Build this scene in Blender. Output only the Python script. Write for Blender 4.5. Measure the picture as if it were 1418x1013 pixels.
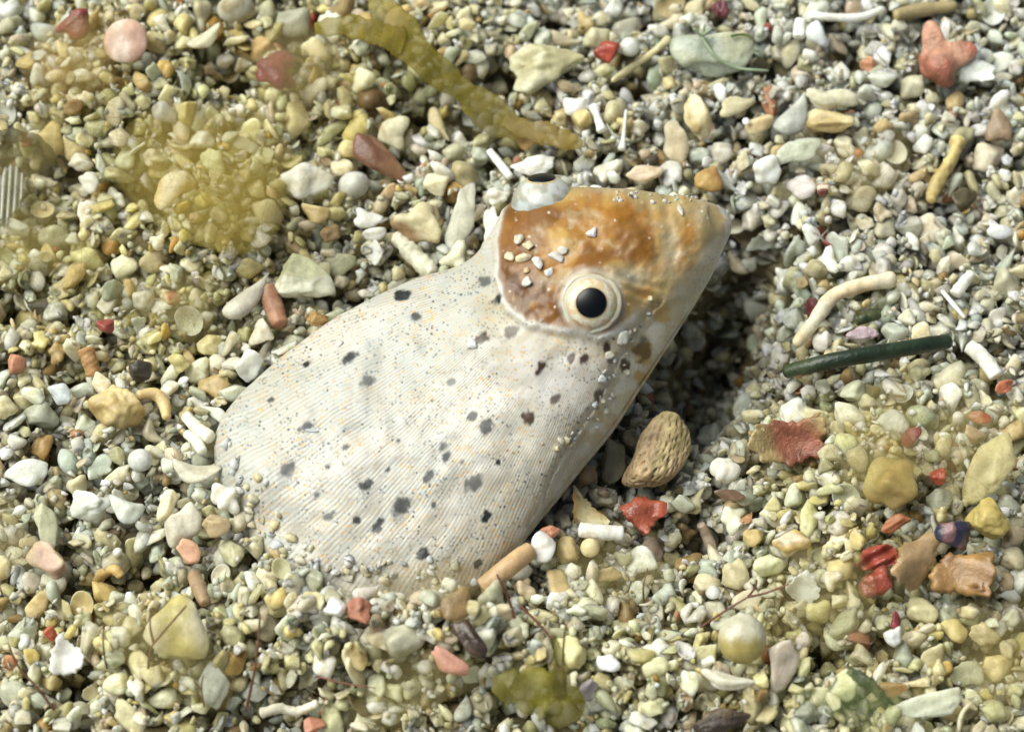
import bpy, math, random
import numpy as np
from mathutils import Vector, Matrix

# ------------------------------------------------------------------ scene, camera, light
for o in list(bpy.data.objects):
    bpy.data.objects.remove(o)
scene = bpy.context.scene
COL = scene.collection
MM = 0.001

TILT = math.radians(24.0)            # camera leans 24 degrees from straight down
LENS = 105.0
DIST = 0.2333                        # macro distance, frame is about 80 mm wide
FWD = np.array([0.0, math.sin(TILT), -math.cos(TILT)])
UPV = np.array([0.0, math.cos(TILT), math.sin(TILT)])
RGT = np.array([1.0, 0.0, 0.0])
TARGET = np.array([0.0, 0.0, 2.0 * MM])
CAMP = TARGET - FWD * DIST

cam = bpy.data.cameras.new('camera')
cam.lens = LENS
cam.sensor_width = 36.0
cam.clip_start = 0.005
cam.clip_end = 50.0
camo = bpy.data.objects.new('camera', cam)
camo.location = CAMP.tolist()
camo.rotation_euler = (TILT, 0, 0)
COL.objects.link(camo)
scene.camera = camo
cam.dof.use_dof = True
cam.dof.focus_distance = DIST - 2.0 * MM
cam.dof.aperture_fstop = 30.0

SUN_DIR = Vector((-0.52, 0.22, 0.82)).normalized()     # towards the light
SUN_EL = math.asin(SUN_DIR.z)
world = bpy.data.worlds.new('World')
scene.world = world
world.use_nodes = True
wn = world.node_tree.nodes
wl = world.node_tree.links
sky = wn.new('ShaderNodeTexSky')
sky.sky_type = 'NISHITA'
sky.sun_disc = False
sky.sun_elevation = SUN_EL
sky.sun_rotation = math.atan2(SUN_DIR.x, SUN_DIR.y)
wl.new(sky.outputs[0], wn['Background'].inputs[0])
wn['Background'].inputs[1].default_value = 0.05
sl = bpy.data.lights.new('sun', 'SUN')
sl.energy = 5.0
sl.angle = math.radians(50)
sl.color = (1.0, 1.0, 0.90)
so = bpy.data.objects.new('sun', sl)
so.rotation_euler = (-SUN_DIR).to_track_quat('-Z', 'Y').to_euler()
so.location = (SUN_DIR * 2.0)
COL.objects.link(so)
scene.view_settings.view_transform = 'Standard'
scene.view_settings.look = 'None'
scene.view_settings.gamma = 1.0
scene.view_settings.use_curve_mapping = False
scene.view_settings.exposure = 0.1

scene.render.engine = 'CYCLES'
scene.cycles.max_bounces = 6
scene.cycles.diffuse_bounces = 3
scene.cycles.glossy_bounces = 2
scene.cycles.transmission_bounces = 3
scene.cycles.volume_bounces = 2

# ------------------------------------------------------------------ helpers
def lin(h):
    if isinstance(h, str):
        h = h.lstrip('#')
        c = [int(h[i:i + 2], 16) / 255 for i in (0, 2, 4)]
    else:
        c = [v / 255 for v in h]
    return np.array([v / 12.92 if v <= 0.04045 else ((v + 0.055) / 1.055) ** 2.4 for v in c])

PXW = (36.0 / LENS) / 1418.0         # tangent per photo pixel
PX = DIST * PXW                      # metres per photo pixel near the subject

def ray(px, py):
    return FWD + RGT * ((px - 709) * PXW) - UPV * ((py - 506.5) * PXW)

def at_z(px, py, z):
    d = ray(px, py)
    return CAMP + d * ((z - CAMP[2]) / d[2])

def project(P):
    v = P - CAMP
    dep = v @ FWD
    return 709 + (v @ RGT) / dep / PXW, 506.5 - (v @ UPV) / dep / PXW

rs = np.random.RandomState(11)

class VNoise:
    """smooth 2D value noise"""
    def __init__(self, seed):
        self.t = np.random.RandomState(seed).rand(256, 256)
    def __call__(self, x, y):
        x = np.asarray(x, float); y = np.asarray(y, float)
        xi = np.floor(x).astype(int); yi = np.floor(y).astype(int)
        fx = x - xi; fy = y - yi
        fx = fx * fx * (3 - 2 * fx); fy = fy * fy * (3 - 2 * fy)
        t = self.t
        a = t[xi % 256, yi % 256]; b = t[(xi + 1) % 256, yi % 256]
        c = t[xi % 256, (yi + 1) % 256]; d = t[(xi + 1) % 256, (yi + 1) % 256]
        return (a * (1 - fx) + b * fx) * (1 - fy) + (c * (1 - fx) + d * fx) * fy
    def fbm(self, x, y, o=4):
        s = 0; w = 0; a = 1.0
        for i in range(o):
            s = s + a * self(x * 2 ** i + 17.3 * i, y * 2 ** i + 5.1 * i); w += a; a *= 0.5
        return s / w

def sst(a, b, x):
    t = np.clip((x - a) / (b - a), 0, 1)
    return t * t * (3 - 2 * t)

def mesh_np(name, V, F, col=None, smooth=True, flat=None):
    """mesh from numpy verts and an int array of equal-sized faces (or list of arrays)"""
    me = bpy.data.meshes.new(name)
    groups = F if isinstance(F, list) else [F]
    groups = [np.asarray(g) for g in groups if len(g)]
    loops = np.concatenate([g.ravel() for g in groups]).astype(np.int32)
    sizes = np.concatenate([np.full(len(g), g.shape[1]) for g in groups]).astype(np.int32)
    starts = np.concatenate([[0], np.cumsum(sizes)[:-1]]).astype(np.int32)
    me.vertices.add(len(V)); me.vertices.foreach_set('co', np.asarray(V, np.float32).ravel())
    me.loops.add(len(loops)); me.loops.foreach_set('vertex_index', loops)
    me.polygons.add(len(sizes)); me.polygons.foreach_set('loop_start', starts)
    try:
        me.polygons.foreach_set('loop_total', sizes)
    except Exception:
        pass
    if smooth:
        me.polygons.foreach_set('use_smooth', np.ones(len(sizes), bool) if flat is None else ~flat)
    me.update(calc_edges=True)
    me.validate()
    if col is not None:
        col = np.asarray(col, np.float32)
        if col.ndim == 1:
            col = np.tile(col, (len(V), 1))
        if col.shape[1] == 3:
            col = np.concatenate([col, np.ones((len(col), 1), np.float32) * 0.5], 1)
        a = me.attributes.new('Col', 'FLOAT_COLOR', 'POINT')
        a.data.foreach_set('color', col.ravel())
    return me

def link(name, me, mat, parent=None):
    o = bpy.data.objects.new(name, me)
    COL.objects.link(o)
    if mat is not None and me is not None and not me.materials:
        me.materials.append(mat)
    if parent is not None:
        o.parent = parent
    return o

LABELS = {}
def tag(o, label=None, cat=None, group=None, kind=None):
    if label: o['label'] = label
    if cat: o['category'] = cat
    if group: o['group'] = group
    if kind: o['kind'] = kind
    return o

# ------------------------------------------------------------------ materials
def new_mat(name):
    m = bpy.data.materials.new(name)
    m.use_nodes = True
    nt = m.node_tree
    return m, nt, nt.nodes, nt.links, nt.nodes['Principled BSDF']

def node(ns, t, **kw):
    n = ns.new(t)
    for k, v in kw.items():
        setattr(n, k, v)
    return n

def mix_rgb(ns, ls, blend, fac, a, b):
    n = ns.new('ShaderNodeMix'); n.data_type = 'RGBA'; n.blend_type = blend
    for s, v in ((n.inputs[0], fac), (n.inputs[6], a), (n.inputs[7], b)):
        if hasattr(v, 'is_linked') or hasattr(v, 'links'):
            ls.new(v, s)
        elif v is not None:
            s.default_value = v if not isinstance(v, tuple) or len(v) != 3 else (*v, 1)
    return n.outputs[2]

def ramp(ns, ls, src, p0, p1, c0=(0, 0, 0, 1), c1=(1, 1, 1, 1)):
    r = ns.new('ShaderNodeValToRGB')
    r.color_ramp.elements[0].position = p0; r.color_ramp.elements[0].color = c0
    r.color_ramp.elements[1].position = p1; r.color_ramp.elements[1].color = c1
    ls.new(src, r.inputs[0])
    return r.outputs[0]

def grain_mat(name, sss=0.7, rough=(0.32, 0.62), bump=0.35, speck=0.45, mott=0.22):
    m, nt, ns, ls, b = new_mat(name)
    at = node(ns, 'ShaderNodeAttribute', attribute_name='Col')
    tc = node(ns, 'ShaderNodeTexCoord')
    n1 = node(ns, 'ShaderNodeTexNoise'); n1.inputs['Scale'].default_value = 800; n1.inputs['Detail'].default_value = 1
    n2 = node(ns, 'ShaderNodeTexNoise'); n2.inputs['Scale'].default_value = 3000; n2.inputs['Detail'].default_value = 2
    n2.inputs['Roughness'].default_value = 0.65
    vo = node(ns, 'ShaderNodeTexVoronoi'); vo.inputs['Scale'].default_value = 1100
    for n in (n1, n2, vo):
        ls.new(tc.outputs['Object'], n.inputs['Vector'])
    mo = ramp(ns, ls, n1.outputs[0], 0.3, 0.72, (1 - mott, 1 - mott * 1.0, 1 - mott * 1.08, 1), (1.12, 1.12, 1.12, 1))
    c = mix_rgb(ns, ls, 'MULTIPLY', 1.0, at.outputs['Color'], mo)
    fine = ramp(ns, ls, n2.outputs[0], 0.3, 0.6, (0.82, 0.79, 0.7, 1), (1.05, 1.05, 1.05, 1))
    c = mix_rgb(ns, ls, 'MULTIPLY', 0.6, c, fine)
    sp = ramp(ns, ls, vo.outputs['Distance'], 0.05, 0.16, (1, 1, 1, 1), (0, 0, 0, 1))
    sel = ramp(ns, ls, vo.outputs['Color'], 0.84, 0.86)
    spm = node(ns, 'ShaderNodeMath', operation='MULTIPLY'); ls.new(sp, spm.inputs[0]); ls.new(sel, spm.inputs[1])
    spm2 = node(ns, 'ShaderNodeMath', operation='MULTIPLY'); ls.new(spm.outputs[0], spm2.inputs[0]); spm2.inputs[1].default_value = speck
    c = mix_rgb(ns, ls, 'MIX', spm2.outputs[0], c, (0.16, 0.09, 0.03, 1))
    ls.new(c, b.inputs['Base Color'])
    rr = node(ns, 'ShaderNodeMapRange'); ls.new(at.outputs['Alpha'], rr.inputs[0])
    rr.inputs[3].default_value = rough[1]; rr.inputs[4].default_value = rough[0]
    ls.new(rr.outputs[0], b.inputs['Roughness'])
    b.inputs['Subsurface Weight'].default_value = sss
    b.inputs['Subsurface Radius'].default_value = (1.0, 0.9, 0.65)
    b.inputs['Subsurface Scale'].default_value = 0.0009
    b.inputs['Specular IOR Level'].default_value = 0.5
    bu = node(ns, 'ShaderNodeBump'); bu.inputs['Strength'].default_value = bump; bu.inputs['Distance'].default_value = 0.00018
    bm = node(ns, 'ShaderNodeMath', operation='ADD')
    ls.new(n2.outputs[0], bm.inputs[0]); ls.new(n1.outputs[0], bm.inputs[1])
    ls.new(bm.outputs[0], bu.inputs['Height'])
    ls.new(bu.outputs[0], b.inputs['Normal'])
    return m

M_GRAIN = grain_mat('carbonate')
for _m in (M_GRAIN,):
    _ns, _ls = _m.node_tree.nodes, _m.node_tree.links
    _tm = _ns.new('ShaderNodeMapRange'); _at = [n for n in _ns if n.type == 'ATTRIBUTE'][0]
    _ls.new(_at.outputs['Alpha'], _tm.inputs[0]); _tm.inputs[1].default_value = 0.5; _tm.inputs[4].default_value = 0.15
    _ls.new(_tm.outputs[0], _ns['Principled BSDF'].inputs['Transmission Weight'])
def mass_mat():
    m, nt, ns, ls, b = new_mat('sand_mass')
    at = node(ns, 'ShaderNodeAttribute', attribute_name='Col')
    tc = node(ns, 'ShaderNodeTexCoord')
    n1 = node(ns, 'ShaderNodeTexNoise'); n1.inputs['Scale'].default_value = 1500; n1.inputs['Detail'].default_value = 2.0
    n1.inputs['Roughness'].default_value = 0.7
    ls.new(tc.outputs['Object'], n1.inputs['Vector'])
    mo = ramp(ns, ls, n1.outputs[0], 0.32, 0.62, (0.74, 0.73, 0.66, 1), (1.08, 1.08, 1.08, 1))
    c = mix_rgb(ns, ls, 'MULTIPLY', 1.0, at.outputs['Color'], mo)
    tm = node(ns, 'ShaderNodeMapRange'); ls.new(at.outputs['Alpha'], tm.inputs[0])
    tm.inputs[1].default_value = 0.45; tm.inputs[2].default_value = 1.0; tm.inputs[3].default_value = 0.0; tm.inputs[4].default_value = 0.2
    ls.new(tm.outputs[0], b.inputs['Transmission Weight'])
    b.inputs['IOR'].default_value = 1.3
    ls.new(c, b.inputs['Base Color'])
    rr = node(ns, 'ShaderNodeMapRange'); ls.new(at.outputs['Alpha'], rr.inputs[0])
    rr.inputs[3].default_value = 0.55; rr.inputs[4].default_value = 0.2
    ls.new(rr.outputs[0], b.inputs['Roughness'])
    b.inputs['Subsurface Weight'].default_value = 0.75
    b.inputs['Subsurface Radius'].default_value = (1.0, 0.95, 0.7)
    b.inputs['Subsurface Scale'].default_value = 0.0015
    bu = node(ns, 'ShaderNodeBump'); bu.inputs['Strength'].default_value = 0.3; bu.inputs['Distance'].default_value = 0.00018
    ls.new(n1.outputs[0], bu.inputs['Height']); ls.new(bu.outputs[0], b.inputs['Normal'])
    return m
M_MASS = mass_mat()
M_CRUST = grain_mat('crust', sss=0.2, bump=0.8, speck=0.3, mott=0.4)
M_GLOSSY = grain_mat('wet_shard', sss=0.3, rough=(0.25, 0.45), bump=0.6, speck=0.0, mott=0.45)
M_STEM = grain_mat('dark_stem', sss=0.0, rough=(0.3, 0.5), bump=0.4, speck=0.0, mott=0.4)

def algae_mat(name, alpha, transl):
    m, nt, ns, ls, b = new_mat(name)
    at = node(ns, 'ShaderNodeAttribute', attribute_name='Col')
    tc = node(ns, 'ShaderNodeTexCoord')
    n1 = node(ns, 'ShaderNodeTexNoise'); n1.inputs['Scale'].default_value = 700; n1.inputs['Detail'].default_value = 6
    ls.new(tc.outputs['Object'], n1.inputs['Vector'])
    mo = ramp(ns, ls, n1.outputs[0], 0.3, 0.7, (0.6, 0.6, 0.5, 1), (1.2, 1.2, 1.1, 1))
    c = mix_rgb(ns, ls, 'MULTIPLY', 1.0, at.outputs['Color'], mo)
    ls.new(c, b.inputs['Base Color'])
    b.inputs['Roughness'].default_value = 0.45
    bu = node(ns, 'ShaderNodeBump'); bu.inputs['Strength'].default_value = 0.5; bu.inputs['Distance'].default_value = 0.0002
    ls.new(n1.outputs[0], bu.inputs['Height']); ls.new(bu.outputs[0], b.inputs['Normal'])
    tr = node(ns, 'ShaderNodeBsdfTranslucent'); ls.new(c, tr.inputs[0])
    mx = node(ns, 'ShaderNodeMixShader'); mx.inputs[0].default_value = transl
    ls.new(b.outputs[0], mx.inputs[1]); ls.new(tr.outputs[0], mx.inputs[2])
    tp = node(ns, 'ShaderNodeBsdfTransparent')
    m2 = node(ns, 'ShaderNodeMixShader'); m2.inputs[0].default_value = alpha
    ls.new(tp.outputs[0], m2.inputs[1]); ls.new(mx.outputs[0], m2.inputs[2])
    ls.new(m2.outputs[0], ns['Material Output'].inputs[0])
    return m

M_BLADE = algae_mat('seaweed_tissue', 0.52, 0.55)
M_FUZZ = algae_mat('algae_fuzz', 0.22, 0.6)
def slime_mat():
    m = bpy.data.materials.new('algae_slime'); m.use_nodes = True
    ns, ls = m.node_tree.nodes, m.node_tree.links
    ns.remove(ns['Principled BSDF'])
    pv = ns.new('ShaderNodeVolumePrincipled')
    at = ns.new('ShaderNodeObjectInfo'); ls.new(at.outputs['Color'], pv.inputs['Color'])
    dm = ns.new('ShaderNodeMath'); dm.operation = 'MULTIPLY'; ls.new(at.outputs['Alpha'], dm.inputs[0]); dm.inputs[1].default_value = 330.0
    ls.new(dm.outputs[0], pv.inputs['Density'])
    pv.inputs['Anisotropy'].default_value = 0.2
    ls.new(pv.outputs[0], ns['Material Output'].inputs['Volume'])
    return m
M_SLIME = slime_mat()
M_TWIG = algae_mat('red_twig', 0.9, 0.2)

# ------------------------------------------------------------------ terrain (millimetres)
def g0(px, py, z=0.0):
    p = at_z(px, py, z)
    return p[0] / MM, p[1] / MM

BUMPS = [  # px, py, rx, ry (pixels), height mm
    (1028, 395, 60, 78, -15.0), (990, 480, 55, 80, -11.0), (965, 545, 40, 60, -5.0), (1040, 350, 40, 30, -2.5), (930, 500, 45, 60, -2.5),
    (468, 402, 45, 24, -4.0), (540, 385, 40, 16, -2.5), (790, 690, 30, 30, -2.0),
    (520, 898, 230, 62, 5.3), (300, 640, 34, 60, 1.3), (335, 735, 40, 40, 1.8), (385, 790, 40, 34, 1.6), (400, 850, 70, 45, 1.6), (640, 880, 60, 55, 2.4),
    (150, 150, 160, 130, 2.5), (300, 300, 90, 70, 2.5), (560, 60, 160, 60, 1.5), (1200, 690, 160, 90, 2.6),
    (1180, 250, 90, 60, 1.6), (1000, 960, 300, 70, 2.2), (150, 930, 170, 80, 1.6), (1350, 760, 90, 100, 1.4),
    # small dark pits between the grains
    (695, 100, 22, 22, -4), (320, 108, 30, 20, -4), (885, 112, 22, 20, -4), (1070, 92, 24, 16, -3.5), (1182, 80, 18, 18, -3.5),
    (88, 240, 26, 16, -3.5), (205, 265, 22, 16, -3.5), (127, 800, 22, 12, -3.5), (197, 795, 18, 22, -3.5), (110, 945, 24, 28, -3.5),
    (1140, 905, 18, 26, -4), (660, 840, 14, 16, -3), (975, 735, 26, 22, -3.5), (890, 20, 26, 20, -3.5), (575, 150, 20, 22, -3.5),
    (95, 520, 26, 12, -3), (380, 880, 20, 24, -3), (770, 20, 18, 18, -3), (640, 170, 22, 16, -3), (1050, 700, 18, 16, -2.5),
    (20, 420, 20, 20, -3), (60, 40, 18, 14, -3), (1130, 560, 18, 14, -2.5), (850, 640, 18, 22, -2.5),
]
_vn = VNoise(3)
BX = []
for (px, py, rx, ry, h) in BUMPS:
    if rx < 31 and h < -2: h, rx, ry = h * 1.6, rx * 1.15, ry * 1.15     # narrow gaps are deep
    x, y = g0(px, py)
    BX.append((x, y, rx * PX / MM, ry * PX / MM / math.cos(TILT), h))

def terrain(x, y):
    """sand surface height in mm at x, y in mm"""
    z = (_vn.fbm(x / 14 + 40, y / 14 + 40, 3) - 0.5) * 4.0
    for (bx, by, rx, ry, h) in BX:
        z = z + h * np.exp(-(((x - bx) / rx) ** 2 + ((y - by) / ry) ** 2))
    return z

GX0, GY0, GRES = -72.0, -62.0, 0.22
GNX, GNY = int(144 / GRES), int(126 / GRES)
gx = GX0 + (np.arange(GNX) + 0.5) * GRES
gy = GY0 + (np.arange(GNY) + 0.5) * GRES
TG = terrain(*np.meshgrid(gx, gy, indexing='ij'))
H = TG - 3.4                          # what the grains have filled so far
OCC = np.zeros_like(H, bool)          # covered by the fish or by a larger piece

def tz(x, y):
    i = min(max(int((x - GX0) / GRES), 0), GNX - 1); j = min(max(int((y - GY0) / GRES), 0), GNY - 1)
    return TG[i, j]

def hit(px, py, lift=0.0):
    """where the pixel's ray meets the sand surface (metres)"""
    z = 0.0
    for _ in range(8):
        p = at_z(px, py, z * MM)
        z = 0.5 * z + 0.5 * (tz(p[0] / MM, p[1] / MM) + lift)
    return at_z(px, py, z * MM)

def stamp(V, occ=True, shrink=0.0):
    """rasterise the top of world verts (metres) into the height map"""
    x = V[:, 0] / MM; y = V[:, 1] / MM; z = V[:, 2] / MM
    i = ((x - GX0) / GRES).astype(int); j = ((y - GY0) / GRES).astype(int)
    ok = (i >= 0) & (i < GNX) & (j >= 0) & (j < GNY)
    np.maximum.at(H, (i[ok], j[ok]), z[ok])
    if occ:
        top = z[ok] > TG[i[ok], j[ok]] - 0.2
        OCC[i[ok][top], j[ok][top]] = True

def place(x, y, r_, rz, maxover=0.8, occmax=0.3, q=0.55):
    """drop a grain of footprint radius r_ and half height rz (mm); returns its centre height or None"""
    n = max(1, int(r_ * 0.85 / GRES))
    i = int((x - GX0) / GRES); j = int((y - GY0) / GRES)
    if i - n < 0 or j - n < 0 or i + n + 1 > GNX or j + n + 1 > GNY:
        return None
    sl_ = (slice(i - n, i + n + 1), slice(j - n, j + n + 1))
    if OCC[sl_].mean() > occmax:
        return None
    h = H[sl_]
    k = int(q * (h.size - 1))
    z = np.partition(h.ravel(), k)[k] + rz * 0.35
    if z > TG[i, j] + maxover:
        return None
    g = np.arange(-n, n + 1) * GRES
    d2 = (g[:, None] ** 2 + g[None] ** 2) / (r_ * r_)
    cap = z + rz * np.sqrt(np.clip(1 - d2, 0, 1))
    H[sl_] = np.where(d2 < 1, np.maximum(h, cap), h)
    return z

def fill(r, count, dmin, dmax, mu, sg, frame_only, maxover, q=0.55):
    out = []
    x0, x1, y0, y1 = (-45, 45, -36, 38) if frame_only else (-62, 62, -50, 54)
    for _ in range(count):
        x = r.uniform(x0, x1); y = r.uniform(y0, y1)
        d = min(max(math.exp(r.normal(mu, sg)), dmin), dmax) * PX / MM
        fl = r.uniform(0.45, 0.9)
        z = place(x, y, d / 2, d / 2 * fl, maxover, 0.34, q)
        if z is not None:
            out.append((x, y, z, d / 2, fl))
    return out
rg = np.random.RandomState(77)
# buried grains first: they carry the fish, the larger pieces and the loose top layer
bed = fill(rg, 24000, 16, 34, math.log(25), 0.25, False, -1.0)

# ------------------------------------------------------------------ base shapes
def icosphere(level):
    t = (1 + 5 ** 0.5) / 2
    V = [(-1, t, 0), (1, t, 0), (-1, -t, 0), (1, -t, 0), (0, -1, t), (0, 1, t), (0, -1, -t), (0, 1, -t), (t, 0, -1), (t, 0, 1), (-t, 0, -1), (-t, 0, 1)]
    F = [(0, 11, 5), (0, 5, 1), (0, 1, 7), (0, 7, 10), (0, 10, 11), (1, 5, 9), (5, 11, 4), (11, 10, 2), (10, 7, 6), (7, 1, 8),
         (3, 9, 4), (3, 4, 2), (3, 2, 6), (3, 6, 8), (3, 8, 9), (4, 9, 5), (2, 4, 11), (6, 2, 10), (8, 6, 7), (9, 8, 1)]
    V = [np.array(v) / np.linalg.norm(v) for v in V]
    for _ in range(level):
        cache = {}; F2 = []
        def mid(a, b):
            k = (min(a, b), max(a, b))
            if k not in cache:
                m = V[a] + V[b]; V.append(m / np.linalg.norm(m)); cache[k] = len(V) - 1
            return cache[k]
        for a, b, c in F:
            ab, bc, ca = mid(a, b), mid(b, c), mid(c, a)
            F2 += [(a, ab, ca), (b, bc, ab), (c, ca, bc), (ab, bc, ca)]
        F = F2
    return np.array(V), np.array(F)

ICO = {l: icosphere(l) for l in (1, 2, 3, 4, 5)}
def octa():
    V = [np.array(v, float) for v in ((1, 0, 0), (-1, 0, 0), (0, 1, 0), (0, -1, 0), (0, 0, 1), (0, 0, -1))]
    F = [(0, 2, 4), (2, 1, 4), (1, 3, 4), (3, 0, 4), (2, 0, 5), (1, 2, 5), (3, 1, 5), (0, 3, 5)]
    c, F2 = {}, []
    def mid(a, b):
        k = (min(a, b), max(a, b))
        if k not in c:
            m = V[a] + V[b]; V.append(m / np.linalg.norm(m)); c[k] = len(V) - 1
        return c[k]
    for a, b, d in F:
        ab, bd, da = mid(a, b), mid(b, d), mid(d, a)
        F2 += [(a, ab, da), (b, bd, ab), (d, da, bd), (ab, bd, da)]
    return np.array(V), np.array(F2)
ICO[0] = octa()

def runit(r, n):
    v = r.normal(size=(n, 3))
    return v / np.linalg.norm(v, axis=1)[:, None]

def sinnoise(D, r, n=6, f=(2, 5)):
    s = 0
    for _ in range(n):
        s = s + np.sin(D @ (runit(r, 1)[0] * r.uniform(*f)) + r.uniform(0, 6.28))
    return s / n

def shape(kind, seed, level=2):
    """unit-box (-1..1) irregular grain of the given kind"""
    r = np.random.RandomState(seed)
    D, F = ICO[level]
    if kind in ('pebble', 'chip', 'flake', 'rod', 'bean'):
        k = {'pebble': 12, 'chip': 8, 'flake': 10, 'rod': 11, 'bean': 16}[kind]
        p = {'pebble': 9, 'chip': 18, 'flake': 16, 'rod': 12, 'bean': 7}[kind]
        N = runit(r, k)
        h = r.uniform(0.62, 1.05, k)
        q = np.clip(D @ N.T / h, 0, None) ** p
        rad = np.minimum((q.sum(1) + 1e-6) ** (-1.0 / p), 1.5)
        rad *= 1 + {'pebble': 0.30, 'chip': 0.22, 'flake': 0.35, 'rod': 0.24, 'bean': 0.18}[kind] * sinnoise(D, r, 5, (2, 6))
        V = D * rad[:, None]
        if kind == 'bean':
            V[:, 1] += 0.5 * V[:, 0] ** 2
    elif kind in ('nub', 'knot'):
        k = r.randint(4, 8)
        N = runit(r, k); a = r.uniform(0.35, 0.85, k); w = r.uniform(5, 12, k)
        rad = 0.55 + (a * np.exp(w * (D @ N.T - 1))).sum(1)
        rad *= 1 + 0.12 * sinnoise(D, r, 6, (4, 9))
        V = D * rad[:, None]
    elif kind == 'crag':
        N = runit(r, 12); h = r.uniform(0.6, 1.05, 12)
        q = np.clip(D @ N.T / h, 0, None) ** 12
        rad = np.minimum((q.sum(1) + 1e-6) ** (-1 / 12), 1.4)
        pits = np.exp(14 * (D @ runit(r, 9).T - 1)).sum(1)
        rad *= 1 + 0.2 * sinnoise(D, r, 6, (3, 7)) + 0.1 * sinnoise(D, r, 8, (9, 17)) - 0.22 * np.clip(pits, 0, 1)
        V = D * rad[:, None]
    elif kind == 'disc':
        V = D.copy(); V[:, 2] = np.sign(V[:, 2]) * np.abs(V[:, 2]) ** 0.8
        V *= (1 + 0.05 * sinnoise(D, r, 5, (3, 6)))[:, None]
    elif kind == 'cup':                       # shallow curved shell with thickness, seen from its hollow or its back
        V = D * (1 + 0.12 * sinnoise(D * [1, 1, 0], r, 5, (2, 4)))[:, None]
        rr = V[:, 0] ** 2 + V[:, 1] ** 2
        V[:, 2] = V[:, 2] * 0.22 - 0.85 * rr * (1 if seed % 2 else -1)
    elif kind == 'horn':                      # tapering curved point
        V = D * (1 + 0.1 * sinnoise(D, r, 5, (3, 6)))[:, None]
        s = 0.55 - 0.45 * V[:, 0]
        V[:, 1] = V[:, 1] * s + 0.3 * V[:, 0] ** 2; V[:, 2] *= s
    elif kind in ('shard', 'ruffle'):          # broken plate of shell with a jagged rim
        th_ = np.arctan2(D[:, 1], D[:, 0])
        k = r.randint(5, 8)
        ta = np.sort(r.uniform(0, 6.283, k)); hh = r.uniform(0.5, 1.0, k)
        q = sum(np.clip(np.cos(th_ - a) / b, 0, None) ** 22 for a, b in zip(ta, hh))
        ro = np.minimum((q + 1e-6) ** (-1 / 22), 1.35)
        ro *= 1 + 0.07 * np.sin(5 * th_ + r.uniform(0, 6)) + 0.05 * np.sin(11 * th_ + r.uniform(0, 6)) + 0.04 * np.sin(17 * th_ + r.uniform(0, 6))
        V = D.copy()
        rho = np.sqrt(D[:, 0] ** 2 + D[:, 1] ** 2)
        V[:, :2] *= (ro * np.clip(rho, 0.05, 1) ** -0.35)[:, None]
        th0 = 0.20 if kind == 'shard' else 0.15
        V[:, 2] = np.sign(D[:, 2]) * np.abs(D[:, 2]) ** 0.6 * th0
        ku, kv = r.uniform(0.15, 0.45), r.uniform(-0.3, 0.3)
        V[:, 2] += ku * V[:, 0] ** 2 + kv * V[:, 1] ** 2
        am = 0.05 if kind == 'shard' else 0.22
        V[:, 2] += am * sinnoise(V * [1, 1, 0], r, 4, (3, 7)) * 2
    elif kind == 'hull':                       # crisp broken crystal-like crumb
        import bmesh
        pts = runit(r, 13) * r.uniform(0.75, 1.0, (13, 1))
        bm = bmesh.new()
        for p_h in pts: bm.verts.new(p_h)
        res = bmesh.ops.convex_hull(bm, input=bm.verts)
        bmesh.ops.delete(bm, geom=[v for v in bm.verts if not v.link_faces], context='VERTS')
        bmesh.ops.bevel(bm, geom=bm.edges[:], offset=0.09, segments=1, affect='EDGES')
        bmesh.ops.triangulate(bm, faces=bm.faces[:])
        bm.verts.index_update()
        V = np.array([v.co[:] for v in bm.verts]); F = np.array([[v.index for v in f.verts] for f in bm.faces])
        bm.free()
        D = V
    elif kind == 'sphere':
        V = D * (1 + 0.02 * sinnoise(D, r, 4, (2, 4)))[:, None]
    else:
        raise ValueError(kind)
    if level >= 3 and kind not in ('sphere', 'disc'):
        V = V * (1 + 0.035 * sinnoise(D, r, 10, (9, 20)) + 0.02 * sinnoise(D, r, 10, (20, 40)))[:, None]
    lo, hi = V.min(0), V.max(0)
    V = (V - (lo + hi) / 2) / ((hi - lo) / 2)
    return V, F

def rotm(ax, ang):
    return np.array(Matrix.Rotation(ang, 3, Vector(ax)))

# ground-hugging view frame: x right, y away, z up, leaning half way to the lens
_hl = TILT * 0.6
F_X = np.array([1.0, 0, 0]); F_Y = np.array([0, math.cos(_hl), math.sin(_hl)]); F_Z = np.array([0, -math.sin(_hl), math.cos(_hl)])
FRAME = np.stack([F_X, F_Y, F_Z], 1)

def two_tone(V, c1, c2, seed, scale=1.6, sharp=0.25, bias=0.0):
    r = np.random.RandomState(seed)
    n = sinnoise(V, r, 5, (1.2 * scale, 3 * scale)) + bias
    t = sst(-sharp, sharp, n)[:, None]
    return c1 * (1 - t) + c2 * t

# ------------------------------------------------------------------ the fish
def catmull(P, n):
    P = np.asarray(P, float)
    m = len(P)
    s = np.linspace(0, m - 1, n)
    i = np.clip(s.astype(int), 0, m - 2); t = (s - i)[:, None]
    p0 = P[np.clip(i - 1, 0, m - 1)]; p1 = P[i]; p2 = P[i + 1]; p3 = P[np.clip(i + 2, 0, m - 1)]
    return 0.5 * ((2 * p1) + (-p0 + p2) * t + (2 * p0 - 5 * p1 + 4 * p2 - p3) * t ** 2 + (-p0 + 3 * p1 - 3 * p2 + p3) * t ** 3)

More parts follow.
